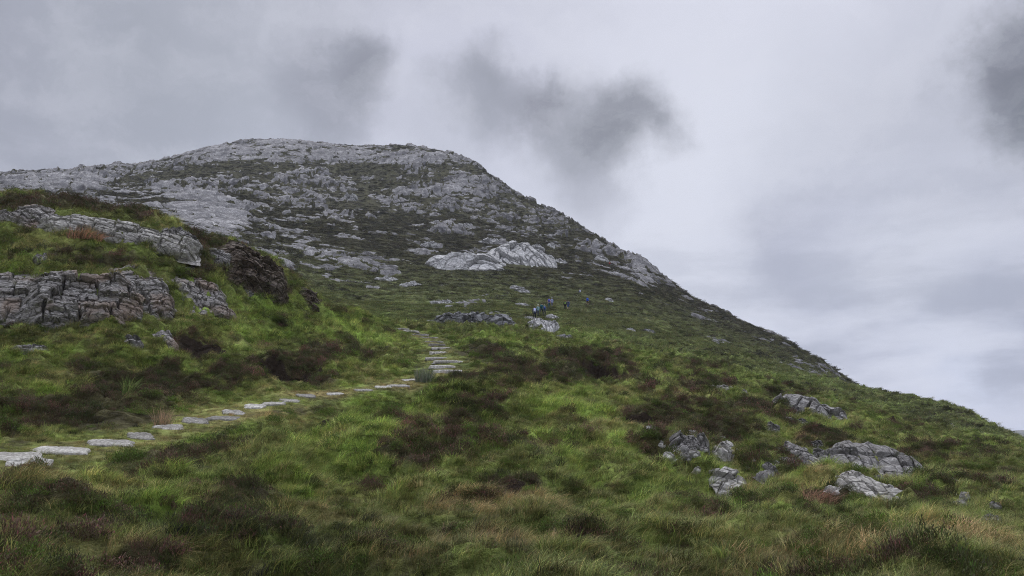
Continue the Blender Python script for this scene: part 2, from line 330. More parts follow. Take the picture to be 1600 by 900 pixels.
low = fbm(X*.035, Y*.05, 80, 4)
bias = FARROCK*1.0+low*1.5-.37+.2*ss(PY, 420, 260)*ss(PX, 400, 0)-.27*ss(PY, 425, 465)
SLAB = ss(FARROCK+.5*fbm(X*.03+3, Y*.03, 85, 4), .45, .85)*(1-DARKP)
th = .5; xe = (X*math.cos(th)+Y*math.sin(th)); ye = (-X*math.sin(th)+Y*math.cos(th))
e1, e2, eid, ex, ey = worley(xe/13+.35*fbm(X*.1, Y*.1, 86, 3), ye/4.5+.5*fbm(X*.08, Y*.08, 87, 3), 88)
pres = bias+(1-SLAB)*(1.05*(gid-.5)+.75*(cid-.5)+.42*(kid-.5))+SLAB*(.12+.5*(eid-.55))
dpx = np.clip(pres+.35, 0, 1.4); nb = 1-.8*SLAB
R_ = 1.3*pres+dpx*nb*(.8*dome*(cid*.9+.2)+.75*dome2*(gid+.1)+.28*dome3*(kid+.1)+1.7*(gx*(cid-.5)+gy*(gid-.75))+2.4*(ox*(gid-.5)+oy*(cid-.75)))-1.1*(1-crk)*nb-.9*(1-crk2)*(.15+.85*nb)-.2*(1-crk3)*nb+.25*fbm(X*.9, Y*.9, 91, 3)
R_ = R_+SLAB*(1.6*(ex*(eid-.5)+ey*(cid-.3))+1.0*(eid-.5)-1.8*(1-ss(e2-e1, 0, .13))+.4*fbm(X*.3, Y*.3, 92, 3))
led = (Z+.35*X*.3+2.5*fbm(X*.05, Y*.05, 93, 3))/2.6; lf = led-np.floor(led)      # ledges in the rock
R_ = R_+.95*dpx*(ss(lf, 0, .25)-lf)
S_ = .7*fbm(X*.12, Y*.16, 95, 3)+.3*fbm(X*.5, Y*.7, 96, 3)+.16*fbm(X*1.4, Y*1.9, 97, 2)
# terracettes: small steps that follow the slope
S_ = S_+.22*np.sin((Z+1.2*fbm(X*.1, Y*.1, 98, 3))*2.4)
dR = R_-S_
ROCK = ss(dR, .0, .25)*MT*(1-.85*(1-ss(f2-f1, .03, .16))*(1-SLAB))*(1-.9*SLAB*(1-ss(e2-e1, .02, .13))*ss(eid, .15, .5))*(1-.85*(1-ss(g2-g1, .03, .2))*ss(gid, .2, .6)*(1-.5*SLAB))  # cracks drop to dark plant colour, widened to stand in for missing crack shade
R_ = S_+(R_-S_)*np.where(R_ > S_, .40+.60*ss(RG, 190, 330), 1); dR = R_-S_
HM = np.maximum(R_, S_)-.4
HM = np.where(dR > 3.0, S_-.4+3.0+(dR-3.0)*.6, HM)
HFULL = HNEAR*(1-MT)+HM*MT
HFULL = HFULL*fade*(1-wo_)+2*fbm(X*.02, Y*.02, 55, 4)*wo_*ss(RG, 10, 60)
Z2 = Z+HFULL

PATHROCK = np.zeros(X.shape)
# ------------------------------------------------------------------ colours
def vegcol(heath, bright, dry, lum, mt, r):
    """true colour of what grows: grass, heather, straw"""
    e = lambda c: np.array(c)[None, :]
    h = heath.reshape(-1, 1); b = bright.reshape(-1, 1); d = dry.reshape(-1, 1); l = lum.reshape(-1, 1); m = mt.reshape(-1, 1)
    c = e((.135, .165, .046))*(1-b)+e((.205, .315, .056))*b
    dd = np.clip(d, 0, 1); c = c*(1-dd*.8)+e((.24, .19, .09))*dd*.8
    c = c*(1+.8*l)
    hh = ss(h, .35, .8); hc = e((.060, .056, .026))*(1+.5*l); c = c*(1-hh)+hc*hh
    rr = r.reshape(-1, 1)
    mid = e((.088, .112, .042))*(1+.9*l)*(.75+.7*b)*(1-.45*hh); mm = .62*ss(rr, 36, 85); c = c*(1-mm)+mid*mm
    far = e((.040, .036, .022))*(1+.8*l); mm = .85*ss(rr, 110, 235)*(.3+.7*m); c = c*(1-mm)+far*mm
    return np.clip(c, .008, .5)

def newmat(name):
    m = bpy.data.materials.new(name); m.use_nodes = True
    m.node_tree.nodes.clear(); return m, NB(m.node_tree)
def finish(b, col, rough=.9, bump=None, bs=.5, bd=.05, spec=.2, transl=None):
    p = b.n('ShaderNodeBsdfPrincipled')
    if isinstance(col, bpy.types.NodeSocket): b.link(col, p.inputs['Base Color'])
    else: p.inputs['Base Color'].default_value = (*col, 1)
    p.inputs['Roughness'].default_value = rough; p.inputs['Specular IOR Level'].default_value = spec
    if bump is not None:
        bn = b.n('ShaderNodeBump'); bn.inputs['Strength'].default_value = bs; bn.inputs['Distance'].default_value = bd
        b.link(bump, bn.inputs['Height']); b.link(bn.outputs[0], p.inputs['Normal'])
    out = b.n('ShaderNodeOutputMaterial'); sh = p.outputs[0]
    if transl is not None:
        tr = b.n('ShaderNodeBsdfTranslucent'); b.link(col, tr.inputs[0])
        mx = b.n('ShaderNodeMixShader'); mx.inputs[0].default_value = transl
        b.link(sh, mx.inputs[1]); b.link(tr.outputs[0], mx.inputs[2]); sh = mx.outputs[0]
    b.link(sh, out.inputs[0])

# terrain material
def rock_colour(b, P, s=1.0, base=(.30, .30, .315), dark=(.12, .118, .12), pale=(.47, .47, .48)):
    n1 = b.noise(P, .9*s, 5, .6); n2 = b.noise(P, 5*s, 5, .65); n3 = b.noise(P, .22*s, 3, .5)
    c = b.mix(b.rng(n1, .42, .68), base, pale)
    c = b.mix(b.rng(n3, .52, .74, 0, .6), c, dark)
    c = b.mix(b.rng(n2, .60, .46, 0, .55), c, dark)
    return c, n1, n2
mT, b = newmat('hillside')
geo = b.n('ShaderNodeNewGeometry'); P = geo.outputs['Position']
at = b.n('ShaderNodeAttribute', attribute_name='cover'); sep = b.n('ShaderNodeSeparateColor'); b.link(at.outputs['Color'], sep.inputs[0])
tin = b.n('ShaderNodeAttribute', attribute_name='tint')
rc, n1, n2 = rock_colour(b, P, .55, base=(.225, .222, .225), dark=(.065, .064, .065), pale=(.42, .415, .41))
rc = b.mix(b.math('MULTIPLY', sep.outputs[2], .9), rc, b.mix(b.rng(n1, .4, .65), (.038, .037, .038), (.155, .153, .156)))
rc = b.mix(1.0, rc, b.mix(at.outputs['Alpha'], (.52, .52, .53), (1.45, 1.44, 1.42)), 'MULTIPLY')
vn = b.noise(P, 1.3, 6, .7); vn2 = b.noise(P, 7, 4, .7)
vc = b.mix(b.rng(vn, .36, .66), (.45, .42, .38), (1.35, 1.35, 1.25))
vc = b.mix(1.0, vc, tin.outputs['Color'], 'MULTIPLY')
vc = b.mix(b.rng(vn2, .45, .72, 0, .5), vc, (.035, .030, .017))
vc = b.mix(b.rng(sep.outputs[1], .25, .6), vc, (.030, .022, .016))
rk = b.rng(b.math('ADD', sep.outputs[0], b.math('MULTIPLY', b.math('SUBTRACT', vn, .5), .9)), .42, .58)
vor = b.n('ShaderNodeTexVoronoi', feature='DISTANCE_TO_EDGE'); b.link(P, vor.inputs['Vector']); vor.inputs['Scale'].default_value = .9
colr = b.mix(rk, vc, rc)
hb = b.math('ADD', b.math('MULTIPLY', b.rng(vor.outputs[0], 0, .1), .3), b.math('ADD', vn, b.math('MULTIPLY', vn2, .35)))
finish(b, colr, .95, hb, .8, .35, .1)

def mesh_from_grid(name, V, ni, nj, mat, smooth=True, close_i=False):
    me = bpy.data.meshes.new(name)
    i = np.arange(ni if close_i else ni-1); j = np.arange(nj-1)
    I, J = np.meshgrid(i, j, indexing='ij'); I2 = (I+1) % ni
    q = np.stack([I*nj+J, I2*nj+J, I2*nj+J+1, I*nj+J+1], -1).reshape(-1, 4)
    fill_mesh(me, V, q, smooth)
    me.materials.append(mat)
    return me
def fill_mesh(me, V, Q, smooth=True):
    V = np.asarray(V, dtype=np.float32); Q = np.asarray(Q, dtype=np.int32)
    me.vertices.add(len(V)); me.vertices.foreach_set('co', V.ravel())
    k = Q.shape[1]
    me.loops.add(Q.size); me.loops.foreach_set('vertex_index', Q.ravel())
    me.polygons.add(len(Q)); me.polygons.foreach_set('loop_start', np.arange(len(Q), dtype=np.int32)*k)
    try: me.polygons.foreach_set('loop_total', np.full(len(Q), k, dtype=np.int32))
    except Exception: pass
    if smooth: me.polygons.foreach_set('use_smooth', np.ones(len(Q), dtype=bool))
    me.update(calc_edges=True)
def color_attr(me, name, C):
    a = me.attributes.new(name, 'FLOAT_COLOR', 'POINT'); a.data.foreach_set('color', np.asarray(C, dtype=np.float32).ravel())
def link(name, me, label=None, cat=None, group=None, kind=None, parent=None):
    o = bpy.data.objects.new(name, me); COL.objects.link(o)
    if label: o['label'] = label
    if cat: o['category'] = cat
    if group: o['group'] = group
    if kind: o['kind'] = kind
    if parent: o.parent = parent
    return o

V = np.stack([X, Y, Z2], -1).reshape(-1, 3)
me = mesh_from_grid('hill', V[:, :], NA, NR, mT, close_i=True)
me.flip_normals()
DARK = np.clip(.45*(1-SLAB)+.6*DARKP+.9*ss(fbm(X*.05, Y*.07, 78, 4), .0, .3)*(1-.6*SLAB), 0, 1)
TONE = np.clip(.5+.55*(gid-.5)*(1-SLAB)+.5*(eid-.5)*SLAB+.3*(kid-.5), 0, 1)
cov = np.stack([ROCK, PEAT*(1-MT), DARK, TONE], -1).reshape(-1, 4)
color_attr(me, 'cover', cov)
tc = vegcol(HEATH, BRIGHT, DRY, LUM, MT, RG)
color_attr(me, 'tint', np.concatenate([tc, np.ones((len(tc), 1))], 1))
link('hill', me, 'steep grassy hill rising to a rocky grey mountain', 'hill', kind='structure')

# far blue hills across the valley on the right
def far_hills():
    n = 160; az = np.linspace(math.radians(20), math.radians(75), n)
    a0, t0 = azte(1590, 671)
    te = t0-.012+.012*np.exp(-((az-a0)/.03)**2)+.03*ss(az, a0+.03, a0+.3)+.004*fbm(az*60, az*0, 5, 4)
    te = te-.05*(1-ss(az, a0-.06, a0-.005))
    rows = []
    for k, (rm, f_) in enumerate([(2300, -.06), (2600, .35), (2850, .7), (3050, .93), (3200, 1.), (3500, .8), (4200, -.1)]):
        h = te*3200+EYE
        z = (h+90)*max(f_, 0)-90+(0 if k in (0, 6) else 12*fbm(az*40, np.full(n, k*1.3), 9, 3))
        if f_ < 0: z = np.full(n, -200.)
        if f_ == 1.: z = h
        rows.append(np.stack([rm*np.sin(az), rm*np.cos(az), z], -1))
    V = np.stack(rows, 1).reshape(-1, 3)
    m, b = newmat('far_moor'); P = b.n('ShaderNodeNewGeometry').outputs['Position']
    c = b.mix(b.rng(b.noise(P, .01, 5, .6), .4, .6), (.05, .06, .04), (.12, .11, .09)); finish(b, c, .95)
    me = mesh_from_grid('distant_hills', V, n, 7, m); me.flip_normals()
    link('distant_hills', me, 'far blue hill across the valley', 'hill', kind='structure')
far_hills()

# ------------------------------------------------------------------ outcrops, boulders and path stones
def rockmat(name, base, dark, pale, s=1.6, strata=0., bd=.06, tan=None, crk_=.55):
    m, b = newmat(name); tc_ = b.n('ShaderNodeTexCoord').outputs['Object']
    P = tc_
    if strata:
        P = b.vmath('MULTIPLY', tc_, (1, strata, 1))
    c, n1, n2 = rock_colour(b, P, s, base, dark, pale)
    if tan: c = b.mix(b.rng(b.noise(tc_, .8, 3), .48, .68, 0, .8), c, tan)
    sp = b.noise(tc_, 9, 3, .5); c = b.mix(b.rng(sp, .63, .72, 0, .7), c, tuple(min(1, v*1.25) for v in pale))
    vo = b.n('ShaderNodeTexVoronoi', feature='DISTANCE_TO_EDGE'); b.link(P, vo.inputs['Vector']); vo.inputs['Scale'].default_value = 2.2*s/1.6
    if name == 'slab_stone':
        oi = b.n('ShaderNodeObjectInfo').outputs['Random']; c = b.mix(1.0, c, b.mix(oi, (.5, .49, .47), (1.25, 1.25, 1.22)), 'MULTIPLY')
    ed = b.rng(vo.outputs[0], 0, .06)
    c = b.mix(b.math('MULTIPLY', b.math('SUBTRACT', 1.0, ed), crk_), c, tuple(v*.45 for v in dark))
    hh = b.math('ADD', b.math('MULTIPLY', ed, .5), b.math('ADD', n1, n2))
    finish(b, c, .9, hh, .9, bd, .15); return m
MK = {
 'bedded': rockmat('bedded_rock', (.27, .255, .24), (.085, .078, .07), (.42, .405, .385), 1.5, 3.2, .06, (.24, .185, .145)),
 'grey': rockmat('grey_rock', (.20, .192, .182), (.065, .06, .055), (.34, .33, .315), 1.4, 1.6, .06),
 'pale': rockmat('pale_rock', (.34, .33, .30), (.12, .11, .10), (.50, .485, .45), 1.4, 1.5, .05),
 'mount': rockmat('mountain_rock', (.42, .415, .405), (.16, .16, .155), (.56, .555, .54), .35, 1., .15),
 'mdark': rockmat('mountain_dark_rock', (.23, .23, .23), (.07, .07, .07), (.33, .33, .33), .5, 1., .2),
 'brown': rockmat('brown_rock', (.115, .088, .068), (.045, .037, .03), (.2, .17, .14), 1.4, 1.3, .06),
 'slab': rockmat('slab_stone', (.34, .33, .305), (.14, .13, .115), (.52, .51, .475), 2.6, 1., .012, None, .0),
}
ROCKVEG = []
FOOT = []     # footprints kept free of plants: x, y, z, ux, uy, a, vx, vy, c
def rock(name, px, py, wpx, hpx, tilt=0, t=.5, kind='grey', cell=(.9, .3), bed=0, seed=1, label='', cat='rock outcrop', group=None, res=None, boxy=3.0, rough=1., rmax=600, rmin=3, zz=None, sink=.12, style=None, over=1.0, excl=True, fmin=.55):
    zz = Z if zz is None else zz
    ct, st = math.cos(math.radians(tilt)), math.sin(math.radians(tilt))
    C_, r = hit(px, py, Z2, rmin, rmax)
    view = C_-np.array([0, 0, EYE]); view /= np.linalg.norm(view)
    up_ = np.cross(np.array([view[1], -view[0], 0])/np.hypot(view[0], view[1]), view)
    lat0 = np.array([view[1], -view[0], 0])/np.hypot(view[0], view[1])
    # slope plane from the smooth land
    e = max(.4, hpx*r/F*.5)
    def land(p):
        a = math.atan2(p[0], p[1]); rr = math.hypot(p[0], p[1])
        return float(sample(np.array([a]), np.array([rr]), zz)[0])
    gx_ = (land(C_+[e, 0, 0])-land(C_-[e, 0, 0]))/(2*e); gy_ = (land(C_+[0, e, 0])-land(C_-[0, e, 0]))/(2*e)
    n = np.array([-gx_, -gy_, 1.]); n /= np.linalg.norm(n)
    # turn the face a little towards the valley where the slope is seen too edge-on
    face = -n@view
    if face < fmin: n = n-view*(fmin-face); n /= np.linalg.norm(n)
    def onplane(d):                       # direction in the image plane -> vector within the slope plane, per unit of image length
        k = -(n@d)/(n@view); return d+view*k
    A = onplane(lat0*ct+up_*st)*(wpx/2*r/F); Cc = onplane(-lat0*st+up_*ct)*(hpx/2*r/F)
    a = np.linalg.norm(A)*over; c = min(np.linalg.norm(Cc), 3.5*hpx/2*r/F)*over
    u = A/np.linalg.norm(A); s = Cc-u*(Cc@u); s /= np.linalg.norm(s); n = np.cross(u, s)
    if n@view > 0: n = -n
    t = t*min(a, c) if t < 5 else t
    rs = res or int(np.clip(wpx*2.2, 44, 340)); ni = rs; nj = max(24, min(rs, int(rs*c/a*1.0)+16))
    i = np.linspace(-1.12, 1.12, ni); j = np.linspace(-1.12, 1.12, nj)
    I, J = np.meshgrid(i, j, indexing='ij')
    ang = np.arctan2(J, I)
    q = (np.abs(I)**boxy+np.abs(J)**boxy)**(1/boxy)
    xm, ym = I*a, J*c
    q = q*(1+.30*fbm(np.cos(ang)*1.5+seed, np.sin(ang)*1.5, seed, 3)+.16*fbm(xm/cell[0]*.8, ym/cell[1]*.6, seed+2, 3)*rough)
    prof = np.clip((1-q)*2.6, 0, 1)**.55
    br = math.radians(bed); xr = xm*math.cos(br)+ym*math.sin(br); yr = -xm*math.sin(br)+ym*math.cos(br)
    wx_ = xr/cell[0]+.5*fbm(xr/cell[0]*.7, yr/cell[0]*.7, seed+5, 3); wy_ = yr/cell[1]+.5*fbm(xr/cell[0]*.9, yr/cell[0]*.9+4, seed+6, 3)
    f1, f2, cid, ox, oy = worley(wx_, wy_, seed)
    h1, h2, hid, hx, hy = worley(wx_*2.3+4, wy_*2.1, seed+30)
    if style == 'beds' or kind == 'bedded' or kind == 'pale' and cell[0] > .5:
        # beds of uneven thickness broken by upright joints
        yb = yr/cell[1]+.9*fbm(yr/cell[1]*.35, xr*0, seed+14, 2)+.35*fbm(xr/cell[0]*.6, yr/cell[1]*.15, seed+15, 2)
        lay = np.floor(yb); fl = yb-lay; bl = np.floor(yb/3+.3*fbm(xr/cell[0]*.5, yr*0, seed+3, 1)); 
        xb = xr/cell[0]+hsh(bl, bl*0, seed)*3+.16*fbm(yr/cell[0], xr/cell[0]*.5, seed+16, 3); xc = np.floor(xb); fx_ = xb-xc
        xs = xr/cell[0]*1.7+hsh(lay, lay*0+5, seed)*5+.15*fbm(yr/cell[1], xr/cell[0], seed+18, 2); xsc = np.floor(xs); fs = xs-xsc
        jc = 1-ss(np.minimum(fx_, 1-fx_), .0, .07); js = 1-ss(np.minimum(fs, 1-fs), 0, .06); bc = 1-ss(np.minimum(fl, 1-fl), .0, .12)
        big_ = hsh(xc, bl, seed+1)-.5; sm_ = hsh(xsc, lay, seed+2)-.5
        crev = (jc > .6) | (bc > .8) & (hsh(lay, xc, seed+4) < .45)
        blk = big_*1.1-.9*jc; blk2 = sm_*.45-.28*js-.34*bc+.5*(hsh(bl, bl*0+3, seed)-.5)
    else:
        rx = (hsh(np.floor(cid*971), np.floor(cid*311), 3)-.5); ry = (hsh(np.floor(cid*571), np.floor(cid*231), 5)-.5)
        crev = (1-ss(f2-f1, 0, .12)) > .6
        blk = (cid-.5)*.9+1.6*(ox*rx+oy*ry)-.65*(1-ss(f2-f1, 0, .12))
        blk2 = (hid-.5)*.34+.5*(hx*ry+hy*rx)-.28*(1-ss(h2-h1, 0, .15))
    H = t*(prof*(.58+.50*rough*(blk+blk2)+.22*fbm(xm/a*1.3, ym/c*1.3, seed+8, 2))+.05*fbm(xm/cell[1]*2, ym/cell[1]*2, seed+9, 4)*prof)
    H = np.where(q < 1, H, -t*.8*np.clip((q-1)*7, 0, 1))-t*sink
    xm = xm+.10*t*fbm(xm/cell[1], ym/cell[1], seed+11, 2); ym = ym+.10*t*fbm(xm/cell[1]+9, ym/cell[1], seed+12, 2)
    V = np.stack([xm, ym, H], -1).reshape(-1, 3)
    # closed underside
    nv = len(V); ring = [k*nj for k in range(ni)]+[(ni-1)*nj+k for k in range(1, nj)]+[k*nj+nj-1 for k in range(ni-2, -1, -1)]+[k for k in range(nj-2, 0, -1)]
    me = bpy.data.meshes.new(name)
    Ia, Ja = np.meshgrid(np.arange(ni-1), np.arange(nj-1), indexing='ij')
    Q = np.stack([Ia*nj+Ja, (Ia+1)*nj+Ja, (Ia+1)*nj+Ja+1, Ia*nj+Ja+1], -1).reshape(-1, 4)
    V2 = V[ring].copy(); V2[:, 2] -= t*.3; V2[:, :2] *= .8
    m_ = len(ring); k = np.arange(m_); S = np.stack([np.array(ring)[k], nv+k, nv+(k+1) % m_, np.array(ring)[(k+1) % m_]], -1)[:, ::-1]
    V3 = np.concatenate([V, V2, [[0, 0, -t*1.2]]]); cc = nv+m_
    Cp = np.stack([nv+k[::2], np.full(len(k[::2]), cc), nv+(k[::2]+2) % m_, nv+(k[::2]+1) % m_], -1)
    fill_mesh(me, V3, np.concatenate([Q, S, Cp[:, ::-1] if m_ % 2 == 0 else Cp[:0]]))
    me.polygons.foreach_set('use_smooth', np.zeros(len(me.polygons), bool))
    me.materials.append(MK[kind])
    o = link(name, me, label, cat, group)
    M = Matrix(((u[0], s[0], n[0], C_[0]), (u[1], s[1], n[1], C_[1]), (u[2], s[2], n[2], C_[2]), (0, 0, 0, 1)))
    if M.to_3x3().determinant() < 0:
        me.transform(Matrix.Diagonal((-1, 1, 1, 1))); me.flip_normals()
        M = Matrix(((-u[0], s[0], n[0], C_[0]), (-u[1], s[1], n[1], C_[1]), (-u[2], s[2], n[2], C_[2]), (0, 0, 0, 1)))
    o.matrix_world = M
    if excl: FOOT.append((C_, u, s, n, a*.80, c*.80))
    if wpx > 34 and r < 60:
        rg_ = np.random.default_rng(seed); cand = np.flatnonzero((crev & (q < .97)).ravel())
        patch = fbm(xm/a*2.2+seed, ym/a*2.2, seed+40, 3).ravel()[cand] > .0
        cand = cand[patch]
        k_ = min(len(cand), int(4.0*a*c*8))
        if k_:
            co = np.zeros(len(V3)*3, np.float32); me.vertices.foreach_get('co', co); co = co.reshape(-1, 3)[rg_.choice(cand, k_, replace=False)]
            ROCKVEG.append(co@np.array(M.to_3x3()).T+C_[None, :])
    return o

# left knoll
G1 = 'rock faces on the left knoll'
rock('rock_outcrop', 126, 472, 140, 88, 0, .5, 'bedded', (1.1, .24), 4, 11, 'tall bedded rock face with a brown foot, largest on the left knoll', group=G1)
rock('rock_outcrop', 222, 460, 76, 78, 4, .55, 'bedded', (1.0, .2), 6, 12, 'squarish layered rock face just right of the tallest one on the left knoll', group=G1)
rock('rock_outcrop', 315, 477, 84, 74, -8, .5, 'bedded', (.6, .3), -12, 13, 'broken grey rock face at the right end of the row under the knoll', group=G1)
rock('rock_outcrop', 14, 465, 66, 74, 0, .5, 'bedded', (.8, .25), 3, 14, 'layered grey rock cut by the left edge of the photo', group=G1)
rock('rock_outcrop', 62, 348, 78, 40, -16, .5, 'bedded', (.8, .2), -14, 15, 'thinly layered rock with heather on top near the knoll crest, far left', group=G1)
rock('rock_outcrop', 195, 364, 190, 26, -5, .6, 'pale', (.9, .22), -8, 16, 'long pale slab running along the crest of the left knoll', group=G1)
rock('rock_outcrop', 275, 378, 50, 44, -35, .6, 'grey', (.5, .3), -35, 17, 'blocky pale end of the crest slab dropping towards the path', group=G1)
rock('rock_outcrop', 343, 402, 34, 20, -20, .6, 'grey', (.5, .3), -20, 18, 'small grey rock on the heathery shoulder right of the crest slab', group=G1)
rock('rock_outcrop', 398, 430, 110, 56, -18, .45, 'brown', (.8, .35), -18, 19, 'brown earthy rock bank at the right shoulder of the knoll', group=G1)
rock('rock_outcrop', 484, 470, 36, 24, -25, .7, 'brown', (.4, .3), -25, 20, 'dark lump of rock at the lower right tip of the knoll', group=G1)
G2 = 'small rocks in the grass below the knoll'
rock('boulder', 204, 537, 30, 17, 0, .9, 'grey', (.6, .2), 0, 21, 'small rounded grey boulder below the tall rock face', 'boulder', G2)
rock('boulder', 262, 530, 18, 26, 8, .8, 'bedded', (.3, .12), 5, 22, 'small upright layered boulder right of the rounded one', 'boulder', G2)
rock('boulder', 45, 545, 42, 9, 3, .7, 'grey', (.5, .2), 0, 23, 'flat grey rock lying in the grass near the left edge', 'boulder', G2)
rock('boulder', 66, 403, 20, 10, 10, .8, 'grey', (.3, .2), 0, 24, 'tiny pale stone in the heather between the two rock tiers', 'boulder', G2)
rock('boulder', 300, 425, 26, 14, 20, .7, 'grey', (.3, .2), 20, 26, 'little grey rock poking from heather above the broken rock face', 'boulder', G2)
rock('boulder', 388, 461, 12, 12, 0, .9, 'grey', (.3, .2), 0, 27, 'pale stone in bright grass below the brown bank', 'boulder', G2)
# middle
rock('rock_outcrop', 742, 507, 146, 26, -3, .9, 'mdark', (1.6, .9), 5, 31, 'low dark fissured crag behind the top of the path', res=240, rmin=63)
rock('rock_outcrop', 728, 417, 116, 46, 2, .38, 'mount', (10, 6), 20, 32, 'broad pale outcrop at the foot of the mountain, left half with grass ledge', group='pale outcrops at the mountain foot', rmin=80)
rock('rock_outcrop', 806, 411, 108, 60, -22, .34, 'mount', (9, 4), -35, 33, 'sloping pale outcrop at the foot of the mountain, right half', group='pale outcrops at the mountain foot', rmin=80)
rock('rock_outcrop', 850, 510, 44, 22, -22, .5, 'mount', (1.4, .8), -40, 34, 'pale ribbed slab just below the group of walkers', rmin=63)
GB = 'boulders scattered on the mountain'
for k, (x, y, w_, h_, tl, lb) in enumerate([
  (545,312,22,16,-15,'lone rounded grey boulder high on the dark left slope'), (840,393,26,19,-5,'rounded pale boulder right above the big pale outcrop'),
  (601,438,40,9,6,'low pale rock in the grass left of the big pale outcrop'), (765,380,34,12,4,'pale boulder above the left half of the big outcrop'),
  (862,386,12,11,0,'small pale boulder beside the rounded one above the outcrop'), (726,354,24,9,-8,'pale flat boulder in the middle of the slope'),
  (672,384,30,10,3,'grey boulder left of and above the big pale outcrop'), (640,447,34,10,8,'grey rock at the left foot of the big pale outcrop'),
  (876,410,18,9,-20,'small elongated boulder right of the big pale outcrop'), (940,406,22,9,-25,'pale rock beside the red seated hiker'),
  (952,470,14,6,-15,'small pale rock right of the blue backpack walker'), (1012,519,22,7,-15,'grey rock at the lower right edge of the rough slope'),
  (880,529,34,9,5,'dark grey rock in the turf where the green hill begins'), (816,478,22,8,-10,'pale rock left of the walkers'), (690,474,40,8,3,'low grey rock ledge below the big pale outcrop'),
  (812,455,36,10,-22,'long pale rock strip above the walkers'), (985,516,14,5,0,'tiny rock on the rough slope beside the grey one'), (1118,534,12,5,-20,'tiny grey rock on the right shoulder'),
  (829,499,20,7,-10,'pale rock at the feet of the nearest hiker on the left'), (866,497,20,8,-30,'pale rock right of the feet of the close group'), (540,488,22,5,-4,'low rock at the back of the green bank left of the path top')]):
    rock('boulder', x, y, w_, h_, tl, .75, 'mount' if k not in (11, 12) else 'mdark', (2.2, 1.6) if k < 10 else (1., .8), tl, 50+k, lb, 'boulder', GB, rmin=60)
# right
G3 = 'rock outcrops on the right-hand slope'
rock('rock_outcrop', 1250, 643, 74, 44, -8, .7, 'grey', (1.5, .7), -30, style='beds', seed=41, label='angular grey outcrop under a heather cap, upper one on the right slope', group=G3, rmax=125)
rock('rock_outcrop', 1296, 654, 56, 28, -20, .6, 'grey', (1.0, .5), -30, style='beds', seed=47, label='darker broken end of the upper right outcrop', group=G3, rmax=125)
rock('rock_outcrop', 1350, 733, 104, 84, -28, .42, 'grey', (1.3, .42), -35, style='beds', seed=42, label='large tilted grey crag, biggest rock on the right slope', group=G3, rmax=125)
rock('rock_outcrop', 1362, 772, 130, 32, -25, .7, 'pale', (.6, .25), -25, 43, 'narrow pale rock ridge below the large tilted crag', group=G3, rmax=125)
rock('rock_outcrop', 1141, 756, 50, 46, 4, .6, 'pale', (.34, .17), -50, style='beds', seed=44, label='cracked pale rock standing lowest on the right slope', group=G3, rmax=125)
rock('rock_outcrop', 1262, 716, 22, 46, 12, .6, 'grey', (.25, .25), 10, 45, 'thin upright grey rock left of the large tilted crag', group=G3, rmax=125)
rock('rock_outcrop', 1226, 733, 44, 24, 12, .7, 'grey', (.3, .25), 20, 46, 'small rock under a heather tuft between the pale cracked rock and the crag', group=G3, rmax=125)
G4 = 'loose stones on the right slope'
for k, (x, y, w_, h_, tl, lb) in enumerate([
  (1076,697,46,30,-30,'largest pale stone of the loose scatter on the right slope'), (1060,710,26,18,-30,'pale stone just below the largest one of the scatter'),
  (1132,708,34,28,-35,'grey block at the right end of the loose scatter'), (1122,722,22,9,10,'flat stone under the grey block of the scatter'),
  (1035,694,14,8,-10,'small stone at the left of the scatter'), (1045,712,18,8,-20,'small pale stone low in the scatter'), (1126,686,8,12,-30,'thin upright stone above the grey block'),
  (1018,668,16,5,-20,'tiny stone by the dark peat edge above the scatter'), (1090,734,12,6,-20,'tiny stone below the middle of the scatter'), (1196,741,20,10,15,'stone left of the heather-tufted rock'),
  (1488,755,14,12,-10,'white stone in the grass right of the large crag'), (1543,801,14,6,0,'white flat stone near the lower right'), (1568,820,28,5,-14,'low stone strip near the right edge'),
  (1128,607,34,8,-4,'low grey stones in turf high on the green slope'), (1500,782,12,5,0,'little stone below the white stone right of the crag'), (1160,612,14,5,-4,'tiny stone beside the low grey stones high on the green slope'),
  (1310,766,30,7,-20,'tan stone at the upper end of the pale ridge'), (1488,665,8,5,0,'tiny pale stone near the skyline of the green hill')]):
    rock('boulder', x, y, w_, h_, tl, .8, 'pale' if k % 3 else 'grey', (.35, .22), tl, 80+k, lb, 'stone', G4, rmax=125)

rgx = random.Random(5)
for cx_, cy_, sx_2, sy_2, n_, wh in ((1085, 705, 45, 22, 12, 'in the loose pale scatter'), (1215, 730, 40, 16, 6, 'by the heather-tufted rock'), (1275, 715, 14, 18, 5, 'round the thin upright rock'), (1340, 765, 50, 16, 6, 'along the pale rock ridge'), (1520, 785, 45, 25, 7, 'near the right edge of the photo'), (1240, 665, 30, 8, 3, 'under the uppermost angular outcrop')):
    for q_ in range(n_):
        w__ = rgx.uniform(7, 21)
        rock('boulder', rgx.gauss(cx_, sx_2*.6), rgx.gauss(cy_, sy_2*.6), w__, w__*rgx.uniform(.4, .8), rgx.uniform(-40, 10), .9, rgx.choice(('pale', 'grey')), (.2, .15), -20, rgx.randint(200, 900), 'tiny half buried stone '+wh, 'stone', 'tiny stones '+wh, rmax=125, fmin=.8, sink=-.25)
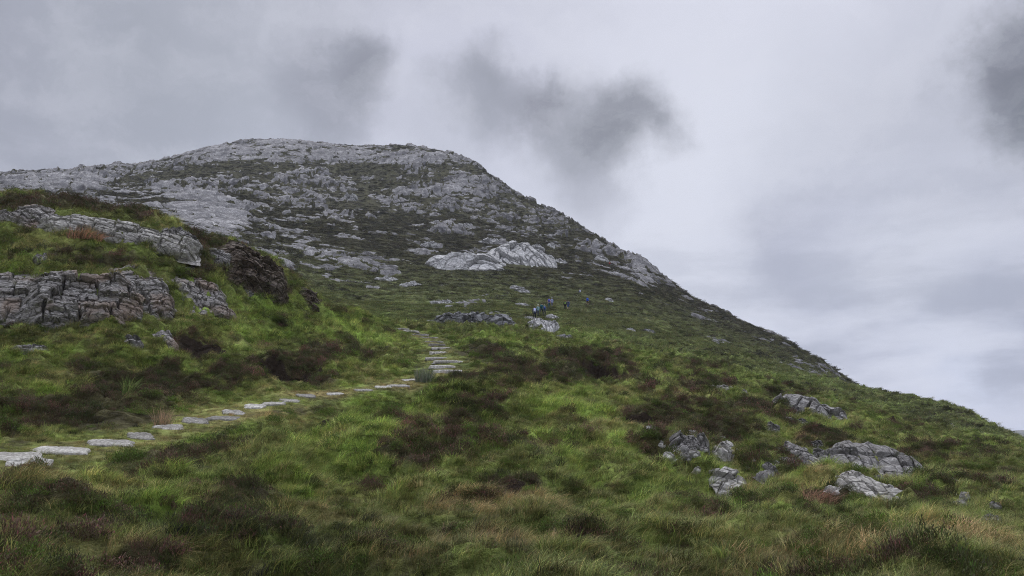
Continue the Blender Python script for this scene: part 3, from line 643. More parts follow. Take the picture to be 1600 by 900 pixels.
# path stones
def slab(k, px, py, wpx, hpx, label):
    P = slab_pts[k]; r = math.hypot(P[0], P[1]); P = np.array([P[0], P[1], float(sample(np.array([math.atan2(P[0], P[1])]), np.array([r]), Z2)[0])])
    rng = random.Random(900+k)
    a = wpx*r/F/2*(.88 if k < 18 else 1.02)*rng.uniform(.8, 1.12); dep = max(.2, min(a*.7, .34))*(1 if k < 18 else 1.35); az_, te_ = azte(px, py)
    beta = math.asin(min(.75, hpx*r/F*1.0/(2*dep)+.04))-math.atan(te_)*1.0
    beta = max(beta, .02)
    ca, sa = math.cos(az_), math.sin(az_)
    u = np.array([ca, -sa, 0.]); fwd = np.array([sa, ca, 0.])
    s = fwd*math.cos(beta)+np.array([0, 0, 1])*math.sin(beta); n = np.cross(u, s)
    t = .10
    N = 44; i = np.linspace(-1.1, 1.1, N); I, J = np.meshgrid(i, i, indexing='ij'); ang = np.arctan2(J, I)
    sk_ = rng.uniform(-.35, .35); I2_ = I+sk_*J; q = (np.abs(I2_)**5+np.abs(J)**5)**(1/5)*(1+.30*fbm(np.cos(ang)*1.3+k, np.sin(ang)*1.3, k, 2)+.05*fbm(I*5, J*5, k, 2))
    f1, f2, cid, ox, oy = worley(I*a*1.6+.3*fbm(I, J, 5, 2), J*dep*1.8+k, k)
    H = .015*fbm(I*3, J*3, k+4, 3)+.018*(cid-.5)-.014*(1-ss(f2-f1, 0, .05))+.02*I*(rng.random()-.5)
    H = np.where(q < 1, H-.02*ss(q, .86, 1), -t*np.clip((q-1)*14, 0, 1)-.02)
    V = np.stack([I*a, J*dep, H], -1).reshape(-1, 3)
    nv = len(V); Vb = V.copy(); Vb[:, 2] = -t-.05
    Ia, Ja = np.meshgrid(np.arange(N-1), np.arange(N-1), indexing='ij')
    Q = np.stack([Ia*N+Ja, (Ia+1)*N+Ja, (Ia+1)*N+Ja+1, Ia*N+Ja+1], -1).reshape(-1, 4)
    ring = np.array([x*N for x in range(N)]+[(N-1)*N+x for x in range(1, N)]+[x*N+N-1 for x in range(N-2, -1, -1)]+[x for x in range(N-2, 0, -1)])
    r2 = np.roll(ring, -1); S = np.stack([ring, nv+ring, nv+r2, r2], -1)
    me = bpy.data.meshes.new('stepping_stone'); fill_mesh(me, np.concatenate([V, Vb]), np.concatenate([Q, (Q+nv)[:, ::-1], S]))
    me.materials.append(MK['slab'])
    o = link('stepping_stone', me, label, 'path stone', 'stone slabs of the footpath')
    C_ = P+np.array([0, 0, .045])
    yaw = rng.uniform(-.25, .25); cy_, sy_ = math.cos(yaw), math.sin(yaw)
    u2 = u*cy_+s*sy_; s2 = -u*sy_+s*cy_
    o.matrix_world = Matrix(((u2[0], s2[0], n[0], C_[0]), (u2[1], s2[1], n[1], C_[1]), (u2[2], s2[2], n[2], C_[2]), (0, 0, 0, 1)))
    FOOT.append((C_, u2, s2, n, a*.9, dep*1.0))
SL_LAB = ['flat grey path slab cut by the left edge of the photo', 'broad cracked grey slab nearest the viewer at the path start', 'long thin pale slab second along the path from the left edge',
 'low slab half sunk in grass left of the small white one', 'small whitish slab before the brightest path stone', 'brightest diamond shaped path slab below the dark heather bank',
 'wide pale slab right after the brightest one', 'thin slab edge joined to the right of the wide pale slab', 'dull grey slab in the dip of the path behind the thin slab', 'pale slab left of a pair above the round heather tuft',
 'thin slab right of the pair above the round heather tuft', 'dark narrow slab midway along the lower path', 'pale slab left of the grassy hump on the path', 'narrow sliver of slab behind the grassy hump',
 'pale slab emerging right of the grassy hump', 'thin light slab under the dark peat bank', 'wide grey slab left of the rush tuft', 'small dark slab touching the left of the rush tuft',
 'lowest step of the stone stair right of the rush tuft', 'second step of the stone stair from below', 'wide third stair step reaching right into moss', 'fourth stair step with reddish stone from below',
 'fifth stair step from below', 'sixth stair step beside the dark peat hollow', 'seventh stair step from below', 'eighth stair step where the stair bends left', 'wide pale step at the bend of the upper path',
 'step just above the bend of the upper path', 'second last slab of the upper path', 'topmost visible slab where the path meets the ridge']
for k, (x, y, w_, h_) in enumerate(SLABS): slab(k, x, y, w_, h_, SL_LAB[k])
rock('boulder', 4, 812, 26, 12, 0, .5, 'pale', (.2, .2), 0, 140, 'small pale stone in the grass at the left edge', 'stone', None, rmax=60)

# ------------------------------------------------------------------ plants
def attr_mat(name, var=.35, transl=.25, rough=.7, tip=None):
    m, b = newmat(name)
    ti = b.n('ShaderNodeAttribute', attribute_name='tint', attribute_type='INSTANCER')
    bv = b.n('ShaderNodeAttribute', attribute_name='bv')
    c = b.mix(1.0, ti.outputs['Color'], bv.outputs['Color'], 'MULTIPLY')
    finish(b, c, rough, spec=.25, transl=transl); return m
M_GR = attr_mat('grass_blade'); M_HE = attr_mat('heather_leaf', transl=.1)
def ribbon_tuft(n, rad, hmin, hmax, wid, lean, seed, seg=4, straw=.12, spread=.5):
    rg = np.random.default_rng(seed); V = []; Q = []; Cc = []
    for k in range(n):
        a = rg.uniform(0, 6.283); rr = rad*math.sqrt(rg.random()); bx, by = rr*math.cos(a), rr*math.sin(a)
        h = rg.uniform(hmin, hmax); out = rg.normal(0, spread, 2)*.5+np.array([math.cos(a), math.sin(a)])*rr/rad*spread*.6+np.array([lean, -lean*.25])*rg.uniform(.4, 1.3)
        th = rg.uniform(0, 3.14); wv = np.array([math.cos(th), math.sin(th), .0])*wid*rg.uniform(.6, 1.3)
        col = np.array([1, 1, 1.])*rg.uniform(.45, 1.75)
        if rg.random() < straw: col = np.array([2.5, 1.8, 2.2])*rg.uniform(.7, 1.3)
        b0 = len(V)
        for s in range(seg+1):
            t = s/seg; bend = t*t
            L = math.hypot(*out); drop = 1-.35*min(L, 1.6)*t
            p = np.array([bx+out[0]*h*bend, by+out[1]*h*bend, h*t*max(drop, .25)-.03])
            ww = wv*(1-t)**.6 if s < seg else wv*.06
            V += [p-ww, p+ww]; Cc += [col*(.8+.3*t)]*2
        for s in range(seg): Q.append([b0+2*s, b0+2*s+1, b0+2*s+3, b0+2*s+2])
    return np.array(V), np.array(Q), np.array(Cc)
def heather(n, rad, hgt, leaf, seed, flower=.15, flat=1.):
    rg = np.random.default_rng(seed); V = []; Q = []; Cc = []
    for k in range(n):
        th = rg.uniform(0, 6.283); cz = rg.random()**.6; sr = math.sqrt(1-cz*cz)*rg.uniform(.8, 1.); q = rg.uniform(.55, 1.08)
        d = np.array([math.cos(th)*sr, math.sin(th)*sr, cz])
        wob = 1+.25*math.sin(3*th+seed)+.12*math.sin(7*th)
        p = d*np.array([rad, rad, hgt])*q*wob
        ax = d*.5+np.array([0, 0, .9])+rg.normal(0, .45, 3); ax /= np.linalg.norm(ax)
        sd_ = np.cross(ax, rg.normal(0, 1, 3)); sd_ /= np.linalg.norm(sd_)
        l = leaf*rg.uniform(.7, 1.6); w_ = leaf*rg.uniform(.16, .32)
        col = np.array([1, 1, 1.])*rg.uniform(.5, 1.35)
        if rg.random() < flower: col = np.array([2.3, 1.35, 1.9])*rg.uniform(.6, 1.1)
        elif rg.random() < .2: col = np.array([1.0, 1.6, .8])*rg.uniform(.8, 1.2)
        b0 = len(V)
        V += [p-sd_*w_*.6-ax*l, p+sd_*w_*.6-ax*l, p+sd_*w_, p-sd_*w_, p+ax*l*.8+sd_*w_*.2, p+ax*l*.8-sd_*w_*.2]; Cc += [col*.8]*2+[col]*2+[col*1.2]*2
        Q += [[b0, b0+1, b0+2, b0+3], [b0+3, b0+2, b0+4, b0+5]]
    return np.array(V), np.array(Q), np.array(Cc)
def proto(name, vqc, mat, coll):
    V, Q, Cc = vqc; me = bpy.data.meshes.new(name); fill_mesh(me, V, Q, True); me.materials.append(mat)
    color_attr(me, 'bv', np.concatenate([Cc, np.ones((len(Cc), 1))], 1))
    o = bpy.data.objects.new(name, me); coll.objects.link(o); return o
def collection(name): return bpy.data.collections.new(name)
cG = collection('a_grass'); cC = collection('b_coarse'); cH = collection('c_heather'); cF = collection('d_heather_far')
for s in range(5): proto('g%d' % s, ribbon_tuft(64, .14, .10, .27, .0030, .75, 10+s, 4, (.06, .12, .2, .1, .3)[s], .6), M_GR, cG)
for s in range(2): proto('g%d' % (5+s), ribbon_tuft(34, .10, .14, .34, .0026, 1.0, 30+s, 4, .55, .7), M_GR, cG)
for s in range(4): proto('c%d' % s, ribbon_tuft(46, .30, .14, .36, .011, .7, 50+s, 3, .12, .7), M_GR, cC)
for s in range(4): proto('h%d' % s, heather(760, .30, .24, .020, 60+s, (.05, .12, .35, .02)[s]), M_HE, cH)
for s in range(3): proto('k%d' % s, heather(260, .5, .22, .055, 70+s, (.03, .10, .0)[s]), M_HE, cF)

def inside_foot(P):
    bad = np.zeros(len(P), bool)
    for C_, u, s, n, a, c in FOOT:
        d = P-C_[None, :]; m = (np.abs(d@u) < a) & (np.abs(d@s) < c) & (np.abs(d@n) < max(1.2, min(a, c)*1.5))
        e = np.abs((d@u)/a)**2.5+np.abs((d@s)/c)**2.5 < 1
        bad |= m & e
    return bad
CMAX = np.maximum.accumulate((Z2-EYE)/RG, axis=1)
def scatter(n, r0, r1, seed, alim=36.5, vis=.6):
    rg = np.random.default_rng(seed)
    r = np.sqrt(rg.uniform(r0*r0, r1*r1, n)); a = np.radians(rg.uniform(-alim, alim, n))
    z = sample(a, r, Z2); P = np.stack([r*np.sin(a), r*np.cos(a), z], 1)
    # leave out only what no view near this one can see
    top = (z+vis+.01*r-EYE)/r; ok = top > sample(a, r, CMAX)-.006
    return P[ok], a[ok], r[ok], rg
def fields(a, r): return [sample(a, r, f_) for f_ in (HEATH, BRIGHT, DRY, LUM, MT, ROCK, PEAT, PATHW)]
def instancer(name, P, rot, scl, idx, tint, coll, **kw):
    me = bpy.data.meshes.new(name); me.vertices.add(len(P)); me.vertices.foreach_set('co', P.astype(np.float32).ravel())
    for nm, tp, dat, key in (('rot', 'FLOAT_VECTOR', rot, 'vector'), ('scl', 'FLOAT_VECTOR', scl, 'vector')):
        at_ = me.attributes.new(nm, tp, 'POINT'); at_.data.foreach_set(key, dat.astype(np.float32).ravel())
    at_ = me.attributes.new('pidx', 'INT', 'POINT'); at_.data.foreach_set('value', idx.astype(np.int32))
    color_attr(me, 'tint', np.concatenate([tint, np.ones((len(tint), 1))], 1))
    me.update(); o = link(name, me, **kw)
    g = bpy.data.node_groups.new(name+'_scatter', 'GeometryNodeTree')
    g.interface.new_socket('Geometry', in_out='INPUT', socket_type='NodeSocketGeometry'); g.interface.new_socket('Geometry', in_out='OUTPUT', socket_type='NodeSocketGeometry')
    N = g.nodes; L = g.links; gi = N.new('NodeGroupInput'); go = N.new('NodeGroupOutput')
    ip = N.new('GeometryNodeInstanceOnPoints'); ci = N.new('GeometryNodeCollectionInfo'); ci.inputs['Collection'].default_value = coll
    ci.inputs['Separate Children'].default_value = True; ci.inputs['Reset Children'].default_value = True
    def na(nm, t):
        x = N.new('GeometryNodeInputNamedAttribute'); x.data_type = t; x.inputs['Name'].default_value = nm; return x.outputs[0]
    er = N.new('FunctionNodeEulerToRotation'); L.new(na('rot', 'FLOAT_VECTOR'), er.inputs[0])
    L.new(gi.outputs[0], ip.inputs['Points']); L.new(ci.outputs[0], ip.inputs['Instance']); ip.inputs['Pick Instance'].default_value = True
    L.new(na('pidx', 'INT'), ip.inputs['Instance Index']); L.new(er.outputs[0], ip.inputs['Rotation']); L.new(na('scl', 'FLOAT_VECTOR'), ip.inputs['Scale'])
    L.new(ip.outputs[0], go.inputs[0])
    md = o.modifiers.new('scatter', 'NODES'); md.node_group = g
    return o

def build_grass():
    Ps, Rs, Ss, Is, Ts = [], [], [], [], []
    for n, r0, r1, sc, sd_ in ((19000, 3.0, 14, .85, 1), (42000, 14, 31, 1.1, 2), (52000, 31, 64, 1.5, 3)):
        P, a, r, rg = scatter(n, r0, r1, sd_, vis=.5)
        h, br, dr, lu, mt, rk, pe, pa = fields(a, r)
        keep = (rg.random(len(r)) > ss(h, .45, .85)*.82) & (rg.random(len(r)) > rk*1.3) & (pe < .35) & ~((pa > .93) & (rg.random(len(r)) < .35)) & ~inside_foot(P)
        P, a, r, h, br, dr, lu, mt, pa = [q[keep] for q in (P, a, r, h, br, dr, lu, mt, pa)]
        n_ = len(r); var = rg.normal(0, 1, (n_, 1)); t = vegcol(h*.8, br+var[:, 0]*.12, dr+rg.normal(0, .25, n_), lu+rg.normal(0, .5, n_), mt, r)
        dryp = rg.random(n_) < np.clip(.06+dr*.35, 0, .5)
        Ps.append(P); Rs.append(np.stack([rg.normal(0, .10, n_), rg.normal(0, .10, n_), rg.normal(.1, 1.0, n_)], 1))
        s = sc*rg.uniform(.7, 1.25, n_)*(1-.5*pa)*(.75+.3*np.clip(br, 0, 1))*(1+.75*np.clip(fbm(P[:, 0]*1.6, P[:, 1]*1.6, 44, 2), -.6, .8)); zf = rg.uniform(.5, 1.05, n_)*(1-.4*ss(r, 40, 64))
        Ss.append(np.stack([s, s, s*zf], 1)); Is.append(np.where(dryp, rg.integers(5, 7, n_), rg.integers(0, 5, n_))); Ts.append(t)
    instancer('grass', *[np.concatenate(q) for q in (Ps, Rs, Ss, Is, Ts)], cG, label='long wind-combed green grass covering the near hill', cat='grass', kind='stuff')
    Ps, Rs, Ss, Is, Ts = [], [], [], [], []
    for n, r0, r1, sc, sd_ in ((46000, 60, 135, 1.3, 11), (70000, 130, 300, 1.7, 12)):
        P, a, r, rg = scatter(n, r0, r1, sd_, vis=.6)
        h, br, dr, lu, mt, rk, pe, pa = fields(a, r)
        keep = (rk < .25) & ~inside_foot(P)
        P, a, r, h, br, dr, lu, mt = [q[keep] for q in (P, a, r, h, br, dr, lu, mt)]
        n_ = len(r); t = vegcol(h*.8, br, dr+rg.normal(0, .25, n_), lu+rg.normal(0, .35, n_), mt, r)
        s = sc*rg.uniform(.7, 1.4, n_); Ps.append(P); Rs.append(np.stack([rg.normal(0, .1, n_), rg.normal(0, .1, n_), rg.normal(.1, .6, n_)], 1))
        Ss.append(np.stack([s, s, s*rg.uniform(.45, .8, n_)], 1)); Is.append(rg.integers(0, 4, n_)); Ts.append(t)
    instancer('moor_grass', *[np.concatenate(q) for q in (Ps, Rs, Ss, Is, Ts)], cC, label='short dull moor grass between the rocks of the mountain', cat='grass', kind='stuff')
def build_heather():
    Ps, Rs, Ss, Is, Ts = [], [], [], [], []
    for n, r0, r1, sc, sd_ in ((3500, 3.6, 14, .5, 41), (9000, 14, 32, .8, 42), (9000, 32, 60, 1.2, 43)):
        P, a, r, rg = scatter(n, r0, r1, sd_, vis=.4)
        h, br, dr, lu, mt, rk, pe, pa = fields(a, r)
        keep = (fbm(P[:, 0]*.9, P[:, 1]*.9, 47, 3)+rg.normal(0, .15, len(r)) > .12) & (pe < .6) & (pa < .9) & ~inside_foot(P)
        P, a, r, h, lu, br = [q[keep] for q in (P, a, r, h, lu, br)]
        n_ = len(r); t = np.where(rg.random((n_, 1)) < .6, np.array([[.105, .135, .030]]), np.array([[.12, .11, .045]]))*(1+.6*lu[:, None])*rg.uniform(.7, 1.35, (n_, 1))
        s = sc*rg.uniform(.5, 1.3, n_); P[:, 2] -= .02*s
        Ps.append(P); Rs.append(np.stack([rg.normal(0, .15, n_), rg.normal(0, .15, n_), rg.uniform(0, 6.28, n_)], 1))
        Ss.append(np.stack([s, s, s*rg.uniform(.45, .9, n_)], 1)); Is.append(np.full(n_, 3)); Ts.append(t)
    instancer('moss', *[np.concatenate(q) for q in (Ps, Rs, Ss, Is, Ts)], cH, label='low yellow-green mossy cushions among the grass', cat='moss', kind='stuff')
    Ps, Rs, Ss, Is, Ts = [], [], [], [], []
    for n, r0, r1, sc, sd_ in ((5200, 3.6, 14, .6, 21), (17000, 14, 32, .85, 22), (17000, 32, 66, 1.35, 23)):
        P, a, r, rg = scatter(n, r0, r1, sd_, vis=.5)
        h, br, dr, lu, mt, rk, pe, pa = fields(a, r)
        keep = (rg.random(len(r)) < ss(h, .30, .70)) & (rk < .3) & (pe < .4) & (pa < .35) & ~inside_foot(P)
        P, a, r, h, lu, mt, pe = [q[keep] for q in (P, a, r, h, lu, mt, pe)]
        n_ = len(r); k = rg.random((n_, 1))
        t = np.where(k < .45, np.array([[.060, .066, .022]]), np.where(k < .8, np.array([[.080, .057, .034]]), np.array([[.125, .078, .056]])))*(1+.5*lu[:, None])*rg.uniform(.75, 1.25, (n_, 1))
        s = sc*rg.uniform(.45, 1.15, n_); P[:, 2] -= .05*s
        Ps.append(P); Rs.append(np.stack([rg.normal(0, .2, n_), rg.normal(0, .2, n_), rg.uniform(0, 6.28, n_)], 1))
        Ss.append(np.stack([s, s, s*rg.uniform(.6, 1.2, n_)], 1)); Is.append(rg.choice([0, 1, 2, 3], n_, p=[.4, .25, .12, .23])); Ts.append(t)
    instancer('heather', *[np.concatenate(q) for q in (Ps, Rs, Ss, Is, Ts)], cH, label='dark brown and green heather clumps over the near hill', cat='heather', kind='stuff')
    Ps, Rs, Ss, Is, Ts = [], [], [], [], []
    for n, r0, r1, sc, sd_ in ((14000, 62, 135, 1.4, 31), (42000, 130, 460, 2.6, 32)):
        P, a, r, rg = scatter(n, r0, r1, sd_, vis=.8)
        h, br, dr, lu, mt, rk, pe, pa = fields(a, r)
        keep = (rk < .3) & (rg.random(len(r)) < np.maximum(ss(h, .25, .7), .75*mt*ss(r, 130, 230))) & ~inside_foot(P)
        P, a, r, lu = [q[keep] for q in (P, a, r, lu)]
        n_ = len(r); k = rg.random((n_, 1))
        t = np.where(k < .5, np.array([[.034, .032, .018]]), np.array([[.042, .033, .025]]))*(1+.5*lu[:, None])*rg.uniform(.7, 1.2, (n_, 1))
        s = sc*rg.uniform(.6, 1.3, n_); P[:, 2] -= .08*s
        Ps.append(P); Rs.append(np.stack([rg.normal(0, .2, n_), rg.normal(0, .2, n_), rg.uniform(0, 6.28, n_)], 1))
        Ss.append(np.stack([s, s, s*rg.uniform(.35, .7, n_)], 1)); Is.append(rg.integers(0, 3, n_)); Ts.append(t)
    instancer('heath_scrub', *[np.concatenate(q) for q in (Ps, Rs, Ss, Is, Ts)], cF, label='low dark heath growing on the mountain slopes', cat='heath', kind='stuff')
build_grass(); build_heather()
P = np.concatenate(ROCKVEG); rg = np.random.default_rng(3); n_ = len(P); sel = rg.random(n_) < .5
def rveg(name, m, coll, idx, tint, sc, lab, cat, zz_):
    Q_ = P[m]; k = len(Q_); s = sc*rg.uniform(.4, 1.2, k); Q_ = Q_-np.array([0, 0, 1])*s[:, None]*zz_
    instancer(name, Q_, np.stack([rg.normal(0, .3, k), rg.normal(0, .3, k), rg.normal(.1, 1.2, k)], 1), np.stack([s, s, s*.8], 1), rg.choice(idx, k), np.array(tint)[None, :]*rg.uniform(.6, 1.4, (k, 1)), coll, label=lab, cat=cat, kind='stuff')
rveg('ledge_grass', sel, cG, [0, 1, 2, 5], (.12, .15, .05), .8, 'grass rooted in the cracks of the rock faces', 'grass', .02)
rveg('ledge_heather', ~sel, cH, [0, 1, 3], (.066, .060, .028), .42, 'small heather sprigs in the cracks of the rock faces', 'heather', .25)

# rush tuft beside the path, and a few tussocks that stand out
def own_tuft(name, px, py, vqc, tint, label, cat, scale=1.0, group=None):
    V, Q, Cc = vqc; me = bpy.data.meshes.new(name); fill_mesh(me, V*scale, Q, True)
    color_attr(me, 'col', np.concatenate([Cc*np.array(tint)[None, :], np.ones((len(Cc), 1))], 1))
    m, b = newmat(name+'_leaf'); a_ = b.n('ShaderNodeAttribute', attribute_name='col'); finish(b, a_.outputs['Color'], .65, transl=.2); me.materials.append(m)
    o = link(name, me, label, cat, group); P, r = hit(px, py, Z2, 3, 130); o.location = P-np.array([0, 0, .04]); return o
own_tuft('rush_tuft', 663, 596, ribbon_tuft(520, .36, .38, .72, .006, .12, 200, 4, .12, .28), (.135, .165, .11), 'grey-green tuft of rushes where the path turns', 'rush tuft')
own_tuft('grass_tussock', 254, 665, ribbon_tuft(260, .2, .3, .6, .004, .2, 201, 4, .3, .5), (.25, .21, .12), 'straw coloured tussock above the brightest path slab', 'tussock', 1.0, 'pale tussocks')
own_tuft('grass_tussock', 1280, 790, ribbon_tuft(420, .26, .25, .45, .004, .8, 202, 4, .3, .5), (.22, .145, .085), 'rusty brown wind-blown tussock left of the pale rock ridge', 'tussock', 1.1, 'pale tussocks')
own_tuft('grass_tussock', 132, 372, ribbon_tuft(500, .5, .2, .45, .008, .5, 203, 4, .3, .6), (.22, .145, .085), 'brown dead tussock between the two crest rocks of the knoll', 'tussock', 1.3, 'pale tussocks')
own_tuft('grass_tussock', 200, 618, ribbon_tuft(160, .16, .4, .75, .005, .25, 204, 4, .1, .5), (.15, .22, .06), 'bright green tussock in the heather above the path', 'tussock', 1.0, 'pale tussocks')

# ------------------------------------------------------------------ hikers
def flatmat(name, c, r=.8):
    m, b = newmat(name); P = b.n('ShaderNodeTexCoord').outputs['Object']
    k = b.mix(b.rng(b.noise(P, 9, 3), .3, .7), tuple(v*.8 for v in c), tuple(min(1, v*1.15) for v in c)); finish(b, k, r); return m
_m = {}
def fm(c):
    if c not in _m: _m[c] = flatmat('cloth_%d' % len(_m), c)
    return _m[c]
SKIN = (.45, .27, .19)
def skin_mesh(verts, edges, radii, root=0, levels=2):
    me = bpy.data.meshes.new('tmp'); me.from_pydata(verts, edges, []); o = bpy.data.objects.new('tmp', me); COL.objects.link(o)
    sk = o.modifiers.new('s', 'SKIN'); ss_ = o.modifiers.new('u', 'SUBSURF'); ss_.levels = levels; ss_.render_levels = levels
    for i, r in enumerate(radii):
        v = me.skin_vertices[0].data[i]; v.radius = (r, r) if not isinstance(r, tuple) else r; v.use_root = (i == root)
    dg = bpy.context.evaluated_depsgraph_get(); dg.update(); out = bpy.data.meshes.new_from_object(o.evaluated_get(dg))
    bpy.data.objects.remove(o); out.polygons.foreach_set('use_smooth', np.ones(len(out.polygons), bool)); return out
def body_mesh(pose):
    # facing +Y (uphill, away from the viewer); metres; pelvis first
    st, lean, sit = {'walk': (.28, .10, 0), 'stand': (.05, .03, 0), 'climb': (.36, .20, 0), 'sit': (.1, .05, 1)}[pose]
    p = .92 if not sit else .22
    V = [(0, 0, p), (0, lean*.3, p+.18), (0, lean*.7, p+.36), (0, lean, p+.50), (0, lean*1.15, p+.60), (0, lean*1.25, p+.68), (0, lean*1.3+.01, p+.80), (0, lean*1.3+.10, p+.725)]
    E = [(0, 1), (1, 2), (2, 3), (3, 4), (4, 5), (5, 6), (5, 7)]
    R = [(.15, .115), (.135, .105), (.165, .12), (.13, .095), .058, .088, .075, .018]
    rg = [0]*8
    for sx in (-1, 1):
        f_ = st*sx; i = len(V)
        if sit: L = [(.10*sx, .05, .2), (.14*sx, .42, .34), (.13*sx, .52, .06), (.13*sx, .66, .04)]
        else: L = [(.095*sx, .0, p-.08), (.11*sx, f_*.6+.05, .48), (.11*sx, f_*.9-.03, .09), (.115*sx, f_*.9+.13, .045)]
        V += L; E += [(0, i), (i, i+1), (i+1, i+2), (i+2, i+3)]; R += [.095, .066, .045, .042]
        i = len(V); sw = -f_*.7
        A = [(.20*sx, lean, p+.50), (.25*sx, lean+sw*.4-.03, p+.24), (.23*sx, lean+sw+.12, p+.05), (.225*sx, lean+sw+.18, p-.02)]
        V += A; E += [(3, i), (i, i+1), (i+1, i+2), (i+2, i+3)]; R += [.062, .048, .034, .036]
        # fingers and thumb
        h = i+3
        for q, dx in enumerate((-.03, -.012, .006, .024)):
            k = len(V); V += [(A[3][0]+dx, A[3][1]+.03, A[3][2]-.06), (A[3][0]+dx, A[3][1]+.02, A[3][2]-.11+.008*abs(q-1))]; E += [(h, k), (k, k+1)]; R += [.0095, .008]
        k = len(V); V += [(A[3][0]-.045*sx, A[3][1]+.04, A[3][2]-.03)]; E += [(h, k)]; R += [.011]
    return skin_mesh(V, E, R), p, lean
BM = {}
def box_mesh(w_, d_, h_, bev=.04):
    bm = bmesh.new(); bmesh.ops.create_cube(bm, size=1); bmesh.ops.scale(bm, vec=(w_, d_, h_), verts=bm.verts)
    for v in bm.verts:
        if v.co.z > 0: v.co.x *= .8; v.co.y *= .75
    bmesh.ops.bevel(bm, geom=bm.edges[:], offset=bev, segments=3, affect='EDGES'); me = bpy.data.meshes.new('p'); bm.to_mesh(me); bm.free()
    me.polygons.foreach_set('use_smooth', np.ones(len(me.polygons), bool)); return me
def person(px, pyf, h_m, pose, jacket, legs, label, pack=None, hair=(.06, .04, .03), hat=None, shin=None, yaw=0., sleeve=None, rim=None):
    if pose not in BM: BM[pose] = body_mesh(pose)
    base, p, lean = BM[pose]; me = base.copy()
    mats = [fm(SKIN), fm(jacket), fm(legs), fm(shin or legs), fm((.03, .025, .02)), fm(sleeve or jacket)]
    for m in mats: me.materials.append(m)
    idx = np.zeros(len(me.polygons), np.int32); c = np.zeros(len(me.polygons)*3); me.polygons.foreach_get('center', c); c = c.reshape(-1, 3)
    sit = pose == 'sit'
    torso = (c[:, 2] > p-.04) & (c[:, 2] < p+.585); idx[:] = 0
    idx[torso] = 1
    arm = (np.abs(c[:, 0]) > .185) & (c[:, 2] > p+.04) & torso; idx[arm] = 5
    if sit:
        lg = (c[:, 2] <= p-.04) | (c[:, 1] > .18+lean); hand = (np.abs(c[:, 0]) > .17) & (c[:, 2] > .1) & (c[:, 1] < .3); idx[lg & ~hand] = 2; idx[(c[:, 1] > .45) & (c[:, 2] < .1)] = 4
    else:
        lg = (c[:, 2] <= p-.04) & ~(np.abs(c[:, 0]) > .185); idx[lg] = 2; idx[lg & (c[:, 2] < .50)] = 3; idx[c[:, 2] < .11] = 4
    me.polygons.foreach_set('material_index', idx)
    k = h_m/1.76
    o = link('person', me, label, 'hiker', 'hikers on the slope')
    P, r = hit(px, pyf, Z2, 64, 400)
    o.location = P-np.array([0, 0, .02]); o.scale = (k, k, k); o.rotation_euler = (0, 0, -math.atan2(P[0], P[1])+yaw)
    hy = lean*1.3; hz = p+.79
    bm = bmesh.new(); bmesh.ops.create_uvsphere(bm, u_segments=14, v_segments=9, radius=1)
    for v in bm.verts:
        v.co = Vector((v.co.x*.098, v.co.y*.108-.018, v.co.z*.10))
        if v.co.y > .03 and v.co.z < .03: v.co.y = .03
        if hat and abs(v.co.z) < .02: v.co.x *= 1.35; v.co.y = v.co.y*1.35
        v.co += Vector((0, hy, hz+.022))
    hm = bpy.data.meshes.new('hair'); bm.to_mesh(hm); bm.free(); hm.materials.append(fm(hat or hair)); hm.polygons.foreach_set('use_smooth', np.ones(len(hm.polygons), bool))
    link('hat' if hat else 'hair', hm, parent=o)
    if pack:
        pm = box_mesh(.32, .20, .50, .05); pm.materials.append(fm(pack)); q = link('backpack', pm, parent=o); q.location = (0, lean*.6-.20, p+.34)
        pk = box_mesh(.22, .07, .22, .025); pk.materials.append(fm(rim or tuple(v*.6 for v in pack))); q2 = link('pocket', pk, parent=q); q2.location = (0, -.115, -.09)
        for sx in (-1, 1):
            sm = skin_mesh([(sx*.10, .08, .19), (sx*.115, .19, .26), (sx*.11, .34, .16), (sx*.11, .33, -.04), (sx*.12, .10, -.17)], [(0, 1), (1, 2), (2, 3), (3, 4)], [.014]*5, 0, 1)
            sm.materials.append(fm(rim or tuple(v*.6 for v in pack))); link('strap', sm, parent=q)
    return o
NAVY = (.015, .025, .09)
person(835.5, 500, 1.80, 'walk', (.02, .03, .10), (.012, .012, .016), 'hiker in dark navy jacket with pale blue backpack, nearest of the group', (.42, .45, .72), rim=(.62, .64, .80))
person(841, 494, 1.70, 'stand', (.20, .34, .36), (.05, .06, .07), 'hiker in pale teal jacket and light hat behind the nearest one', None, hat=(.5, .5, .42), yaw=.6)
person(846, 491, 1.70, 'climb', (.01, .12, .15), (.015, .02, .04), 'hiker in dark teal jacket leaning uphill in the group', (.01, .10, .13), yaw=-.5)
person(851, 494, 1.66, 'walk', (.10, .13, .16), (.03, .03, .035), 'hiker with blue backpack and pale cap at the right of the close group', (.03, .08, .30), hat=(.55, .52, .42))
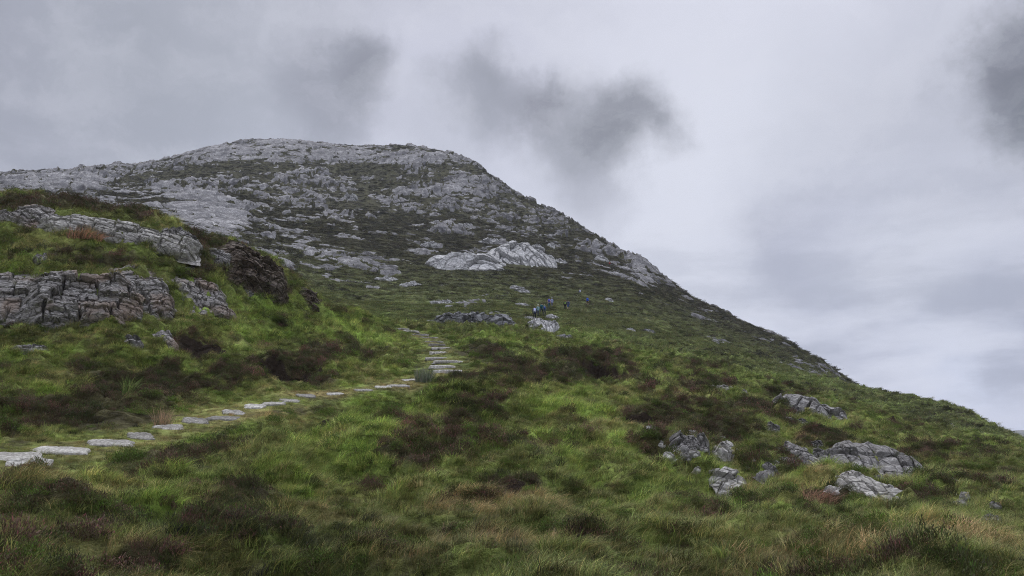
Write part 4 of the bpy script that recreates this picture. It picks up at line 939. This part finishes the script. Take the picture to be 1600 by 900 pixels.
person(858, 480.5, 1.78, 'climb', (.42, .28, .36), (.01, .06, .08), 'hiker with pink sleeves and round purple-blue backpack', (.10, .11, .50), hair=(.03, .06, .06))
person(862.5, 480, 1.72, 'stand', (.28, .32, .55), (.10, .10, .14), 'hiker in lavender blue jacket beside the purple-blue backpack', None, hat=(.4, .45, .48), yaw=.3)
person(883, 484, 1.75, 'stand', (.03, .03, .03), (.008, .008, .01), 'hiker with black backpack rimmed in yellow-green', (.01, .01, .01), hair=(.22, .07, .04), rim=(.42, .65, .12))
person(888, 484, 1.80, 'walk', NAVY, (.03, .09, .26), 'hiker in navy top and blue shorts with bare legs next to the black backpack', None, shin=(.45, .33, .28), sleeve=(.06, .08, .2))
person(918, 477, 1.80, 'climb', (.02, .08, .45), (.07, .015, .015), 'hiker with bright blue backpack, dark red shorts and bare legs', (.015, .09, .60), shin=(.5, .30, .22), hair=(.02, .03, .08))
person(906.5, 458, 1.70, 'sit', (.60, .60, .75), (.03, .04, .12), 'hiker in white top and navy cap resting above the others', None, hat=(.01, .015, .06), yaw=2.4)
person(952.5, 414, 1.80, 'sit', (.33, .015, .02), (.05, .02, .03), 'tiny hiker in red high on the right slope', None, hair=(.03, .01, .01), yaw=2.8)

# ------------------------------------------------------------------ the damp air
hb_ = bpy.data.meshes.new('haze'); bm = bmesh.new(); bmesh.ops.create_cube(bm, size=1); bm.to_mesh(hb_); bm.free()
ho = link('haze', hb_, 'thin damp air over the hillside', 'haze', kind='stuff')
zlo = float(Z2.min())-1; zhi = float(Z2.max())+25
zlo = min(zlo, -201.)
ho.scale = (18400, 18400, zhi-zlo); ho.location = (0, 0, (zhi+zlo)/2)
m = bpy.data.materials.new('damp_air'); m.use_nodes = True; m.node_tree.nodes.clear(); b = NB(m.node_tree)
pv = b.n('ShaderNodeVolumePrincipled'); pv.inputs['Color'].default_value = (.84, .88, 1, 1); pv.inputs['Density'].default_value = .00013; pv.inputs['Anisotropy'].default_value = .1
om = b.n('ShaderNodeOutputMaterial'); b.link(pv.outputs[0], om.inputs['Volume']); hb_.materials.append(m)
